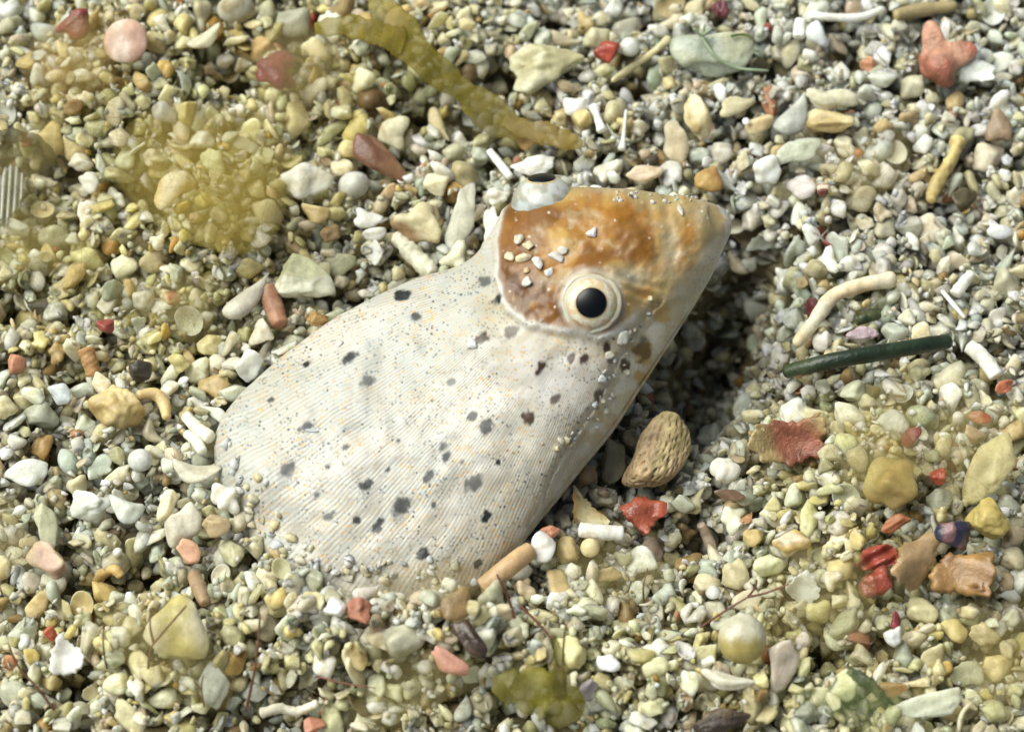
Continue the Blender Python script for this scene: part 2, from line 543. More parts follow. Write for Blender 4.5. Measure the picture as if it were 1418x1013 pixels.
SECT = [  # upper-left outline px, lower-right outline px, their heights (mm), bulge towards the lens, depth below
    (1004, 303, 1005, 307, 8.6, 8.6, 0.02, 0.02),
    (994, 285, 1005, 322, 8.4, 8.2, 1.0, 1.2),
    (975, 280, 998, 348, 8.2, 7.6, 1.9, 2.2),
    (938, 275, 984, 382, 7.9, 7.4, 3.1, 3.0),
    (880, 270, 956, 428, 7.5, 7.0, 4.4, 3.8),
    (820, 268, 922, 480, 7.0, 6.4, 5.3, 4.6),
    (758, 268, 883, 538, 6.4, 5.4, 6.0, 5.4),
    (704, 296, 845, 596, 5.4, 4.2, 6.3, 6.0),
    (668, 350, 806, 642, 4.5, 3.2, 6.2, 6.5),
    (634, 372, 772, 686, 3.6, 2.2, 5.7, 6.5),
    (584, 388, 750, 714, 3.0, 1.8, 5.4, 6.5),
    (518, 416, 727, 744, 2.2, 1.4, 5.1, 6.3),
    (440, 458, 702, 776, 1.6, 1.0, 4.9, 6.0),
    (370, 512, 674, 804, 1.0, 0.6, 4.7, 5.6),
    (318, 566, 640, 830, 0.7, 0.2, 4.4, 5.0),
    (297, 616, 592, 850, 0.4, -0.4, 4.2, 4.2),
    (306, 676, 532, 860, 0.2, -0.6, 3.2, 3.2),
    (338, 738, 460, 850, 0.0, -0.6, 1.9, 1.9),
    (384, 796, 388, 800, -0.4, -0.4, 0.02, 0.02),
]
NS, NT = 430, 340
A = []; B = []
for (ax, ay, bx, by, za, zb, du, dd) in SECT:
    A.append(at_z(ax, ay, za * MM)); B.append(at_z(bx, by, zb * MM))
A = catmull(A, NS); B = catmull(B, NS)
DUP = catmull([[s[6] * MM] for s in SECT], NS)[:, 0].clip(1e-5); DDN = catmull([[s[7] * MM] for s in SECT], NS)[:, 0].clip(1e-5)
C = (A + B) / 2; Wv = (B - A) / 2
T = np.gradient(C, axis=0); T /= np.linalg.norm(T, axis=1)[:, None] + 1e-12
Nn = np.cross(T, Wv); Nn /= np.linalg.norm(Nn, axis=1)[:, None] + 1e-12
if Nn[NS // 2, 2] < 0: Nn = -Nn
ks = 25                                                # smooth the section normals
Nn = np.stack([np.convolve(np.pad(Nn[:, k], ks, 'edge'), np.ones(2 * ks + 1) / (2 * ks + 1), 'valid') for k in range(3)], 1)
Nn /= np.linalg.norm(Nn, axis=1)[:, None]
n_up = int(NT * 0.78)
th = np.concatenate([np.linspace(0, math.pi, n_up, endpoint=False), np.linspace(math.pi, 2 * math.pi, NT - n_up, endpoint=False)])
ct, st = np.cos(th), np.sin(th)
cw = np.sign(ct) * np.abs(ct) ** 0.98
sw = np.sign(st) * np.abs(st) ** 0.95
dep = np.where(st[None] >= 0, DUP[:, None], DDN[:, None])
P = C[:, None] - Wv[:, None] * cw[None, :, None] + Nn[:, None] * (dep * sw[None])[:, :, None]
upm = sst(-0.05, 0.12, st)[None] * np.ones((NS, 1))

def project_arr(P):
    v = P - CAMP; d = v @ FWD
    return 709 + (v @ RGT) / d / PXW, 506.5 - (v @ UPV) / d / PXW
X, Y = project_arr(P)

def polydist(X, Y, poly):
    """signed distance (pixels), positive inside"""
    poly = np.asarray(poly, float)
    d = np.full(X.shape, 1e9); ins = np.zeros(X.shape, bool)
    for k in range(len(poly)):
        x0, y0 = poly[k]; x1, y1 = poly[(k + 1) % len(poly)]
        ex, ey = x1 - x0, y1 - y0
        t = np.clip(((X - x0) * ex + (Y - y0) * ey) / (ex * ex + ey * ey + 1e-9), 0, 1)
        d = np.minimum(d, np.hypot(X - x0 - t * ex, Y - y0 - t * ey))
        c = ((y0 > Y) != (y1 > Y)) & (X < (x1 - x0) * (Y - y0) / (y1 - y0 + 1e-9) + x0)
        ins ^= c
    return np.where(ins, d, -d)

PLATE = catmull([(712, 262), (698, 292), (690, 325), (688, 360), (692, 395), (706, 428), (735, 449), (775, 459), (800, 464),
                 (835, 470), (868, 452), (888, 432), (918, 412), (944, 384), (966, 352), (988, 332), (1008, 306), (990, 268), (900, 250), (800, 245), (712, 262)], 120)[:-1]
vn = VNoise(21)
Xw = X + (vn.fbm(X / 16, Y / 16, 3) - 0.5) * 7; Yw = Y + (vn.fbm(X / 16 + 60, Y / 16, 3) - 0.5) * 7
sd = polydist(Xw, Yw, PLATE)
front = sst(840, 905, X)
plate = sst(-1.5 - 22 * front, 2.5 + 16 * front, sd + front * (vn.fbm(X / 20, Y / 20 + 44, 4) - 0.5) * 40) * upm
#                               # towards the muzzle the plate merges with the cheek
# relief (mm): plate step, rim, brow over the near eye, jaw groove, small lumps
rel = 0.6 * sst(-8, 7, sd) * (1 - 0.85 * front)
rimg = np.exp(-(sd / 4.5) ** 2) * (1 - front) * upm
rel += 0.22 * rimg
eye_r = np.hypot(X - 823, Y - 422)
rel += 0.9 * np.exp(-(eye_r / 46) ** 4) - 0.0
rel += 0.55 * np.exp(-((eye_r - 52) / 9) ** 2) * sst(470, 380, Y) * 0.6
rel += (vn.fbm(X / 34, Y / 34, 3) - 0.5) * 0.7 * plate
rel += (vn.fbm(X / 9, Y / 9, 2) - 0.5) * 0.12 * plate
rel += 0.2 * np.exp(-(((X - 985) / 22) ** 2 + ((Y - 298) / 18) ** 2)) - 0.18 * np.exp(-((X - 925 - (Y - 300) * 0.15) / 9) ** 2) * sst(400, 360, Y)
wr = np.sin((Y - 392 - (X - 870) * 0.25) / 2.6) * np.exp(-(((X - 886) / 26) ** 2 + ((Y - 402) / 16) ** 2))
rel += 0.22 * wr
def polyline_dist(X, Y, pts):
    d = np.full(X.shape, 1e9)
    for (x0, y0), (x1, y1) in zip(pts[:-1], pts[1:]):
        ex, ey = x1 - x0, y1 - y0
        t = np.clip(((X - x0) * ex + (Y - y0) * ey) / (ex * ex + ey * ey), 0, 1)
        d = np.minimum(d, np.hypot(X - x0 - t * ex, Y - y0 - t * ey))
    return d
JAW = [(912, 418), (892, 440), (872, 462), (856, 500), (838, 528), (826, 560), (806, 585), (792, 604), (772, 640), (752, 690), (730, 728)]
jd = polyline_dist(Xw, Yw, JAW)
side = polydist(X, Y, JAW + [(700, 800), (1050, 800), (1050, 380)])
rel += -0.5 * np.exp(-(jd / 4.0) ** 2) * upm - 0.9 * sst(0, 10, side) * upm * sst(380, 450, Y)
rel += (vn.fbm(X / 60, Y / 60, 3) - 0.5) * 0.9 * (1 - plate)
fade = np.minimum(sst(0, 12, np.arange(NS)), sst(0, 12, NS - 1 - np.arange(NS)))[:, None]
P = P + Nn[:, None] * (rel * upm * fade * MM)[:, :, None]

# colours of the skin
def mixc(c, col, f):
    return c * (1 - f[..., None]) + lin(col) * f[..., None]
ang = np.arctan2(Y - 296, -(X - 890)); rad = np.hypot(X - 890, Y - 296)
c = np.zeros(X.shape + (3,)) + lin((205, 204, 196))
u = sst(0.45, 1.25, ang)
c = mixc(c, (190, 194, 188), (1 - u) * 0.85)
c = mixc(c, (214, 205, 182), sst(0.85, 1.3, ang) * 0.7)
near_plate = np.exp(-np.clip(-sd, 0, None) / 26) * (1 - plate)
c = mixc(c, (188, 168, 112), near_plate * 0.75 * sst(380, 430, Y))
c = mixc(c, (206, 176, 118), sst(0.5, 0.75, vn.fbm(X / 26, Y / 26 + 9, 4)) * 0.15)
c = mixc(c, (236, 232, 228), 0.9 * np.exp(-(((X - 770 - (Y - 530) * -0.3) / 62) ** 2 + ((Y - 530) / 42) ** 2)))
c = mixc(c, (226, 222, 214), 0.6 * sst(0.5, 0.62, vn.fbm(ang * 9, rad / 120, 4)))
jaw = sst(-2, 8, side) * sst(360, 430, Y)
cj = mixc(np.zeros(X.shape + (3,)) + lin((222, 210, 176)), (206, 170, 96), sst(0.42, 0.6, vn.fbm(X / 24, Y / 24 + 30, 4)) * 0.9)
cj = mixc(cj, (236, 232, 218), sst(0.52, 0.66, vn.fbm(X / 14 + 8, Y / 14 + 30, 4)) * 0.8)
cj = mixc(cj, (186, 196, 194), sst(520, 640, Y) * 0.6)
c = c * (1 - jaw[..., None]) + cj * jaw[..., None]
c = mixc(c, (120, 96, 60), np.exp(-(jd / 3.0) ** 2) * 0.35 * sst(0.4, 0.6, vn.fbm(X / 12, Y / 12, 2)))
# head plate pigment
f1 = vn.fbm(X / 34 + 3, Y / 34, 5); f2 = vn.fbm(X / 13 + 50, Y / 13, 4); f3 = vn.fbm(X / 55, Y / 55 + 80, 3)
hp = np.zeros(X.shape + (3,)) + lin((190, 138, 66))
hp = mixc(hp, (214, 172, 96), sst(0.45, 0.62, f1))
hp = mixc(hp, (212, 190, 146), sst(0.55, 0.72, f2) * 0.7)
hp = mixc(hp, (146, 94, 34), sst(0.5, 0.33, f3) * 0.85)
for (x0, y0, rx, ry, k) in ((716, 392, 24, 34, .95), (738, 425, 40, 22, .9), (712, 290, 26, 16, .7), (790, 300, 40, 14, .35), (782, 440, 10, 20, .6),
                            (900, 365, 14, 30, .6), (760, 400, 40, 14, .5), (735, 340, 22, 30, .45)):
    hp = mixc(hp, (104, 60, 14), k * np.exp(-(((X - x0) / rx) ** 2 + ((Y - y0) / ry) ** 2)) * sst(0.3, 0.55, f2))
for (x0, y0, rx, ry, k) in ((955, 318, 12, 18, .9), (905, 190, 24, 14, .7), (860, 300, 40, 18, .5), (893, 372, 10, 26, .5)):
    hp = mixc(hp, (206, 140, 36), k * np.exp(-(((X - x0) / rx) ** 2 + ((Y - y0) / ry) ** 2)))
for (x0, y0, rx, ry, k) in ((875, 385, 26, 14, .9), (980, 300, 22, 30, .55), (928, 345, 14, 50, .6), (800, 395, 60, 10, .3), (880, 262, 90, 10, .6)):
    hp = mixc(hp, (214, 206, 180), k * np.exp(-(((X - x0) / rx) ** 2 + ((Y - y0) / ry) ** 2)))
fm = front * sst(0.35, 0.7, vn.fbm(X / 30, Y / 30 + 70, 3))
hp = mixc(hp, (206, 186, 130), fm * 0.75)
c = c * (1 - plate[..., None]) + hp * plate[..., None]
c = mixc(c, (236, 234, 226), np.clip(rimg * 1.3, 0, 1) * 0.95 * sst(270, 300, Y))
c = mixc(c, (228, 222, 204), np.exp(-((eye_r - 41) / 5) ** 2) * 0.6)
# dark pigment spots
SPOTS = [(557, 411, 13, 6), (575, 439, 8, 5), (485, 496, 11, 8), (510, 527, 13, 6), (424, 504, 6, 4), (375, 553, 5, 3), (424, 591, 9, 7),
         (397, 649, 10, 9), (507, 671, 8, 9), (557, 697, 15, 12), (594, 659, 9, 8), (656, 669, 12, 10), (674, 715, 9, 7), (672, 591, 11, 11),
         (655, 575, 7, 7), (624, 528, 7, 5), (731, 577, 12, 9), (707, 462, 9, 11), (667, 470, 11, 7), (671, 390, 7, 9), (749, 509, 9, 8),
         (769, 553, 9, 6), (522, 728, 8, 9), (456, 715, 6, 9), (587, 766, 9, 9), (662, 780, 5, 6), (493, 720, 6, 6), (614, 618, 6, 7), (618, 632, 7, 6),
         (551, 609, 4, 4), (478, 620, 5, 5), (437, 684, 4, 5), (454, 646, 5, 4), (790, 495, 8, 6), (810, 497, 8, 5), (886, 480, 15, 12), (842, 482, 7, 6),
         (826, 545, 6, 8), (863, 503, 8, 7), (845, 500, 5, 5), (690, 415, 6, 8), (600, 700, 4, 4), (537, 650, 4, 4), (640, 640, 4, 4), (690, 640, 4, 5)]
spot = np.zeros_like(X)
spn = (vn.fbm(X / 7, Y / 7 + 31, 3) - 0.5) * 1.3
for k, (x0, y0, rx, ry) in enumerate(SPOTS):
    a0 = math.atan2(y0 - 296, x0 - 890); ca, sa = math.cos(a0), math.sin(a0)
    ux, uy = (X - x0) * ca + (Y - y0) * sa, -(X - x0) * sa + (Y - y0) * ca
    rm = math.sqrt(rx * ry)
    dd_ = np.hypot(ux / (rm * 1.2), uy / (rm * 0.85)) + spn
    brown = x0 > 700 or (x0, y0) == (667, 470)
    # drawn out a little along the ridges
    m_ = sst(1.25, 0.75, dd_) * upm
    spot = np.maximum(spot, m_)
    c = mixc(c, (66, 42, 22) if brown else (24, 26, 32), m_ * (0.98, 0.85, 0.95, 0.75)[k % 4])
c *= (0.84 - 0.14 * plate)[..., None]
fan = (1 - plate) * (1 - jaw * 0.6) * upm * sst(150, 190, rad)
idx = np.arange(NS * NT).reshape(NS, NT)
q = np.stack([idx[:-1], np.roll(idx, -1, 1)[:-1], np.roll(idx, -1, 1)[1:], idx[1:]], -1).reshape(-1, 4)
fish = bpy.data.objects.new('fish', None)
FC = C[NS // 2]
fish.location = (FC[0], FC[1], 0.0)
fish.empty_display_size = 0.005
COL.objects.link(fish)
tag(fish, 'pale speckled fish with amber head and raised eyes, half buried in the sand', 'fish')
ORI = np.array([FC[0], FC[1], 0.0])
bm_ = mesh_np('body', P.reshape(-1, 3) - ORI, q, c.reshape(-1, 3))
for nm, arr in (('fan', fan * (1 - spot)), ('freck', (1 - plate) * (1 - 0.75 * jaw) * (1 - spot) * upm), ('plate', plate), ('ray', ang), ('rad', rad)):
    a = bm_.attributes.new(nm, 'FLOAT', 'POINT'); a.data.foreach_set('value', arr.ravel().astype(np.float32))
a = bm_.attributes.new('skin', 'FLOAT_VECTOR', 'POINT')
a.data.foreach_set('vector', np.stack([X, Y, np.zeros_like(X)], -1).ravel().astype(np.float32))

def fish_mat():
    m, nt, ns, ls, b = new_mat('fish_skin')
    at = node(ns, 'ShaderNodeAttribute', attribute_name='Col')
    fa = node(ns, 'ShaderNodeAttribute', attribute_name='fan')
    pl = node(ns, 'ShaderNodeAttribute', attribute_name='plate')
    ra = node(ns, 'ShaderNodeAttribute', attribute_name='ray')
    rd = node(ns, 'ShaderNodeAttribute', attribute_name='rad')
    sk = node(ns, 'ShaderNodeAttribute', attribute_name='skin')
    # fine wavy ridges radiating over the gill cover
    nz = node(ns, 'ShaderNodeTexNoise'); nz.inputs['Scale'].default_value = 0.012; nz.inputs['Detail'].default_value = 2
    ls.new(sk.outputs['Vector'], nz.inputs['Vector'])
    wob = node(ns, 'ShaderNodeMath', operation='MULTIPLY_ADD'); ls.new(nz.outputs[0], wob.inputs[0]); wob.inputs[1].default_value = 0.022
    ls.new(ra.outputs['Fac'], wob.inputs[2])
    k = node(ns, 'ShaderNodeMath', operation='MULTIPLY'); ls.new(wob.outputs[0], k.inputs[0]); k.inputs[1].default_value = 2 * math.pi / 0.0102
    s = node(ns, 'ShaderNodeMath', operation='SINE'); ls.new(k.outputs[0], s.inputs[0])
    s01 = node(ns, 'ShaderNodeMapRange'); ls.new(s.outputs[0], s01.inputs[0]); s01.inputs[1].default_value = -1; s01.inputs[2].default_value = 1
    # broken strength along the ridges
    cmb = node(ns, 'ShaderNodeCombineXYZ')
    r1 = node(ns, 'ShaderNodeMath', operation='MULTIPLY'); ls.new(wob.outputs[0], r1.inputs[0]); r1.inputs[1].default_value = 60
    r2 = node(ns, 'ShaderNodeMath', operation='MULTIPLY'); ls.new(rd.outputs['Fac'], r2.inputs[0]); r2.inputs[1].default_value = 0.03
    ls.new(r1.outputs[0], cmb.inputs[0]); ls.new(r2.outputs[0], cmb.inputs[1])
    nb = node(ns, 'ShaderNodeTexNoise'); nb.inputs['Scale'].default_value = 1.0; nb.inputs['Detail'].default_value = 4
    ls.new(cmb.outputs[0], nb.inputs['Vector'])
    stg = ramp(ns, ls, nb.outputs[0], 0.34, 0.74)
    sm = node(ns, 'ShaderNodeMath', operation='MULTIPLY'); ls.new(s01.outputs[0], sm.inputs[0]); ls.new(fa.outputs['Fac'], sm.inputs[1])
    sm2 = node(ns, 'ShaderNodeMath', operation='MULTIPLY'); ls.new(sm.outputs[0], sm2.inputs[0]); ls.new(stg, sm2.inputs[1])
    sm3 = node(ns, 'ShaderNodeMath', operation='MULTIPLY'); ls.new(sm2.outputs[0], sm3.inputs[0]); sm3.inputs[1].default_value = 0.32
    c = mix_rgb(ns, ls, 'MIX', sm3.outputs[0], at.outputs['Color'], (*lin((236, 232, 222)), 1))
    gold = node(ns, 'ShaderNodeMath', operation='SUBTRACT'); gold.inputs[0].default_value = 1.0; ls.new(s01.outputs[0], gold.inputs[1])
    g2 = node(ns, 'ShaderNodeMath', operation='MULTIPLY'); ls.new(gold.outputs[0], g2.inputs[0]); ls.new(fa.outputs['Fac'], g2.inputs[1])
    g3 = node(ns, 'ShaderNodeMath', operation='MULTIPLY'); ls.new(g2.outputs[0], g3.inputs[0])
    nb2 = node(ns, 'ShaderNodeTexNoise'); nb2.inputs['Scale'].default_value = 0.035; nb2.inputs['Detail'].default_value = 4
    ls.new(sk.outputs['Vector'], nb2.inputs['Vector'])
    gs = ramp(ns, ls, nb2.outputs[0], 0.42, 0.66, (0.10, 0.10, 0.10, 1), (0.42, 0.42, 0.42, 1)); ls.new(gs, g3.inputs[1])
    c = mix_rgb(ns, ls, 'MIX', g3.outputs[0], c, (*lin((178, 150, 100)), 1))
    # freckles: blue grey dots and ochre flecks
    def freckle(scale, sel0, size, col, amount, c, mask, off):
        mp = node(ns, 'ShaderNodeMapping'); mp.inputs['Location'].default_value = (off, off * 0.7, 0)
        ls.new(sk.outputs['Vector'], mp.inputs['Vector'])
        vo = node(ns, 'ShaderNodeTexVoronoi'); vo.inputs['Scale'].default_value = scale; ls.new(mp.outputs[0], vo.inputs['Vector'])
        d = ramp(ns, ls, vo.outputs['Distance'], size * 0.6, size, (1, 1, 1, 1), (0, 0, 0, 1))
        sep = node(ns, 'ShaderNodeSeparateColor'); ls.new(vo.outputs['Color'], sep.inputs[0])
        e = ramp(ns, ls, sep.outputs[0], sel0, sel0 + 0.2)
        cl = node(ns, 'ShaderNodeTexNoise'); cl.inputs['Scale'].default_value = 0.016; cl.inputs['Detail'].default_value = 3
        ls.new(mp.outputs[0], cl.inputs['Vector'])
        cr = ramp(ns, ls, cl.outputs[0], 0.36, 0.62)
        x1 = node(ns, 'ShaderNodeMath', operation='MULTIPLY'); ls.new(d, x1.inputs[0]); ls.new(e, x1.inputs[1])
        x2 = node(ns, 'ShaderNodeMath', operation='MULTIPLY'); ls.new(x1.outputs[0], x2.inputs[0]); ls.new(cr, x2.inputs[1])
        x3 = node(ns, 'ShaderNodeMath', operation='MULTIPLY'); ls.new(x2.outputs[0], x3.inputs[0]); ls.new(mask, x3.inputs[1])
        x4 = node(ns, 'ShaderNodeMath', operation='MULTIPLY'); ls.new(x3.outputs[0], x4.inputs[0]); x4.inputs[1].default_value = amount
        return mix_rgb(ns, ls, 'MIX', x4.outputs[0], c, (*lin(col), 1))
    fk = node(ns, 'ShaderNodeAttribute', attribute_name='freck')
    c = freckle(0.125, 0.15, 0.30, (70, 82, 90), 0.9, c, fk.outputs['Fac'], 0)
    c = freckle(0.20, 0.25, 0.40, (116, 122, 122), 0.75, c, fk.outputs['Fac'], 300)
    c = freckle(0.135, 0.12, 0.36, (206, 164, 90), 0.8, c, fk.outputs['Fac'], 700)
    c = freckle(0.16, 0.6, 0.34, (206, 170, 110), 0.7, c, fk.outputs['Fac'], 1100)
    c = freckle(0.11, 0.7, 0.30, (228, 220, 206), 0.85, c, pl.outputs['Fac'], 400)
    c = freckle(0.20, 0.5, 0.34, (120, 64, 20), 0.4, c, pl.outputs['Fac'], 900)
    ls.new(c, b.inputs['Base Color'])
    b.inputs['Roughness'].default_value = 0.42
    b.inputs['Subsurface Weight'].default_value = 0.25
    b.inputs['Subsurface Radius'].default_value = (1.0, 0.7, 0.4)
    b.inputs['Subsurface Scale'].default_value = 0.0008
    # relief
    fn = node(ns, 'ShaderNodeTexNoise'); fn.inputs['Scale'].default_value = 0.16; fn.inputs['Detail'].default_value = 5
    ls.new(sk.outputs['Vector'], fn.inputs['Vector'])
    hh = node(ns, 'ShaderNodeMath', operation='MULTIPLY_ADD'); ls.new(fn.outputs[0], hh.inputs[0]); hh.inputs[1].default_value = 0.9; ls.new(sm2.outputs[0], hh.inputs[2])
    bu = node(ns, 'ShaderNodeBump'); bu.inputs['Strength'].default_value = 0.28; bu.inputs['Distance'].default_value = 0.00014
    ls.new(hh.outputs[0], bu.inputs['Height']); ls.new(bu.outputs[0], b.inputs['Normal'])
    return m

body = link('body', bm_, fish_mat(), fish)
# dense stamp of the fish into the height map
Pw = P.reshape(-1, 3)
stamp(Pw[::2])

def skin_point(px, py):
    d = np.hypot(X - px, Y - py) + (1 - upm) * 1e4
    i, j = np.unravel_index(np.argmin(d), d.shape)
    du = P[min(i + 3, NS - 1), j] - P[max(i - 3, 0), j]; dv = P[i, min(j + 3, NT - 1)] - P[i, max(j - 3, 0)]
    n = np.cross(du, dv); n /= np.linalg.norm(n)
    if n @ (CAMP - P[i, j]) < 0: n = -n
    return P[i, j], n

def simple_mat(name, col, rough, coat=0.0, sss=0.0):
    m, nt, ns, ls, b = new_mat(name)
    tc = node(ns, 'ShaderNodeTexCoord')
    n1 = node(ns, 'ShaderNodeTexNoise'); n1.inputs['Scale'].default_value = 2500; n1.inputs['Detail'].default_value = 4
    ls.new(tc.outputs['Object'], n1.inputs['Vector'])
    lo = tuple(v * 0.7 for v in lin(col)); hi = tuple(min(1, v * 1.15) for v in lin(col))
    cc = ramp(ns, ls, n1.outputs[0], 0.35, 0.65, (*lo, 1), (*hi, 1))
    ls.new(cc, b.inputs['Base Color'])
    b.inputs['Roughness'].default_value = rough
    b.inputs['Coat Weight'].default_value = coat
    b.inputs['Coat Roughness'].default_value = 0.04
    b.inputs['Subsurface Weight'].default_value = sss
    b.inputs['Subsurface Scale'].default_value = 0.0008
    return m
M_PUPIL = simple_mat('pupil', (3, 4, 6), 0.35, 0.1)
def col_mat(name, rough, coat, sss):
    m, nt, ns, ls, b = new_mat(name)
    at = node(ns, 'ShaderNodeAttribute', attribute_name='Col')
    ls.new(at.outputs['Color'], b.inputs['Base Color'])
    b.inputs['Roughness'].default_value = rough; b.inputs['Coat Weight'].default_value = coat; b.inputs['Coat Roughness'].default_value = 0.05
    b.inputs['Subsurface Weight'].default_value = sss; b.inputs['Subsurface Scale'].default_value = 0.0008
    tc = node(ns, 'ShaderNodeTexCoord')
    n1 = node(ns, 'ShaderNodeTexNoise'); n1.inputs['Scale'].default_value = 2200; n1.inputs['Detail'].default_value = 4
    ls.new(tc.outputs['Object'], n1.inputs['Vector'])
    bu = node(ns, 'ShaderNodeBump'); bu.inputs['Strength'].default_value = 0.25; bu.inputs['Distance'].default_value = 0.0001
    ls.new(n1.outputs[0], bu.inputs['Height']); ls.new(bu.outputs[0], b.inputs['Normal'])
    return m
M_EYE = col_mat('eyeball', 0.3, 0.25, 0.3)

def revolve(prof, nseg):
    """prof: list of (radius, z) from axis top outwards"""
    prof = np.array(prof); m = len(prof)
    a = np.linspace(0, 2 * math.pi, nseg, endpoint=False)
    V = np.stack([prof[:, 0:1] * np.cos(a), prof[:, 0:1] * np.sin(a), np.repeat(prof[:, 1:2], nseg, 1)], -1).reshape(-1, 3)
    idx = np.arange(m * nseg).reshape(m, nseg)
    F = np.stack([idx[:-1], idx[1:], np.roll(idx, -1, 1)[1:], np.roll(idx, -1, 1)[:-1]], -1).reshape(-1, 4)
    return V, F

def make_eye(center, direction, R, lidcol, label, tilt_up, lidw, iris=1.0, pup=0.54, flat=1.0):
    """eyeball with cream iris, gold-edged black pupil, and a fleshy lid ring"""
    d = Vector(direction).normalized()
    quat = d.to_track_quat('Z', 'Y').to_matrix()
    Mx = np.array(quat) @ np.diag([1, 1, flat])
    loc = np.array(center)
    N = 72
    r_ir, r_pu = 0.88 * R, pup * R
    # eyeball: sphere, coloured by the angle from its axis
    t = np.concatenate([np.linspace(0.0005, 1.2, 40), np.linspace(1.25, math.pi - 0.001, 16)])
    V, F = revolve([(R * math.sin(a), R * math.cos(a)) for a in t], N)
    rr = np.hypot(V[:, 0], V[:, 1]); az = np.arctan2(V[:, 1], V[:, 0]); back = V[:, 2] < 0
    vv = VNoise(5)
    nz = vv.fbm(az * 4 + 20, rr / R * 5, 4)
    cc = np.zeros((len(V), 3)) + lin((204, 200, 190))
    irm = sst(r_ir * 1.04, r_ir * 0.96, rr) * ~back
    ic = np.zeros_like(cc) + lin((228, 222, 202))
    fle = sst(0.47, 0.6, vv.fbm(az * 7 + 9, rr / R * 9, 3)) * sst(0.58 * R, 0.68 * R, rr)
    ic = ic * (1 - 0.55 * fle[:, None]) + lin((206, 150, 64)) * 0.55 * fle[:, None]
    irm = irm * iris
    if iris < 1:
        t_ = sst(0.4, 0.65, vv.fbm(az * 3 + 9, V[:, 2] / R * 4 + 9, 4))[:, None]
        cc[:] = lin((190, 198, 196)) * (1 - t_) + lin((150, 152, 140)) * t_
    cc = cc * (1 - irm[:, None]) + ic * irm[:, None]
    ring = np.exp(-((rr - r_pu * 1.07) / (0.05 * R)) ** 2) * ~back
    cc = cc * (1 - 0.8 * ring[:, None]) + lin((190, 160, 96)) * 0.8 * ring[:, None]
    ed = np.exp(-((rr - r_ir) / (0.045 * R)) ** 2) * ~back * iris
    cc = cc * (1 - 0.6 * ed[:, None]) + lin((190, 170, 130)) * 0.6 * ed[:, None]
    eye = link('eye', mesh_np('eye', V @ Mx.T, F, cc), M_EYE, fish)
    eye.location = loc - ORI
    if label: eye['label'] = label
    a1 = math.asin(r_pu / R)
    V, F = revolve([(R * 1.012 * math.sin(a), R * 1.012 * math.cos(a) + 0.01 * R * math.cos(a / a1 * math.pi / 2)) for a in np.linspace(0.001, a1, 14)] + [(r_pu * 0.98, R * math.cos(a1) * 0.985)], N)
    V[:, 0] *= 1.02
    link('pupil', mesh_np('pupil', V @ Mx.T, F), M_PUPIL, eye)
    # lid: uneven low ring of skin around the iris
    if lidw:
        M2, NN = 20, 120
        a = np.linspace(0, 2 * math.pi, NN, endpoint=False); b2 = np.linspace(0, 2 * math.pi, M2, endpoint=False)
        aa, bb = np.meshgrid(a, b2, indexing='ij')
        n = vv.fbm(np.cos(aa) * 4 + 40, np.sin(aa) * 4 + bb * 0.8 + 40, 3)
        mr = R * lidw * (1 + 0.3 * np.sin(aa + tilt_up) + 0.9 * (n - 0.5))
        rr = R * 0.99 * (1 + 0.03 * np.sin(3 * aa + 1)) + mr * np.cos(bb) * 1.5
        V = np.stack([rr * np.cos(aa), rr * np.sin(aa), R * 0.26 + mr * np.sin(bb) * 0.9 - 0.25 * np.clip(rr - R, 0, None)], -1).reshape(-1, 3)
        idx = np.arange(NN * M2).reshape(NN, M2)
        F = np.stack([idx, np.roll(idx, -1, 0), np.roll(np.roll(idx, -1, 0), -1, 1), np.roll(idx, -1, 1)], -1).reshape(-1, 4)
        t_ = sst(0.48, 0.62, vv.fbm(aa.ravel() * 3 + 4, bb.ravel() * 1.2, 3))[:, None] * 0.6
        lc = lin(lidcol)[None] * (1 - t_) + lin((206, 176, 104))[None] * t_
        link('eyelid', mesh_np('eyelid', V @ Mx.T, F, lc), M_EYE, eye)

p_, n_ = skin_point(826, 424)
tocam = (CAMP - p_) / np.linalg.norm(CAMP - p_)
dn = tocam * 0.92 + n_ * 0.12 + np.array([0.04, -0.03, 0])
make_eye(p_ - n_ * 0.74 * MM, dn, 37 * PX, (208, 202, 186), 'black pupil eye turned to the lens, ringed with white skin', 2.2, 0.06, 1.0, 0.54, 0.62)
p_, n_ = skin_point(756, 288)
Rf = 44 * PX
tc_ = (CAMP - p_) / np.linalg.norm(CAMP - p_)
make_eye(p_ - tc_ * Rf * 0.98, (-0.06, 0.69, 0.72), Rf, (206, 214, 216), 'far eye seen edge on above the amber head', 1.5, 0.0, 0.15, 0.42)

# ------------------------------------------------------------------ larger pieces one can pick out
HEROES = []     # (short phrase, px, py)
SEED = [100]
def nseed():
    SEED[0] += 1
    return SEED[0]

def finish(name, V, F, col, mat, label, cat, short=None, center=None, occ=True, group=None, smooth=True):
    """V in world metres"""
    V = np.asarray(V)
    ce = V.mean(0) if center is None else np.asarray(center)
    me = mesh_np(name, V - ce, F, col, smooth)
    o = link(name, me, mat)
    o.location = ce.tolist()
    tag(o, label, cat, group)
    if short:
        px, py = project(ce)
        HEROES.append((short, px, py))
    # densify the stamp with face centres
    Fa = F[0] if isinstance(F, list) else F
    Vs = np.concatenate([V, V[Fa].mean(1)])
    stamp(Vs, occ)
    return o

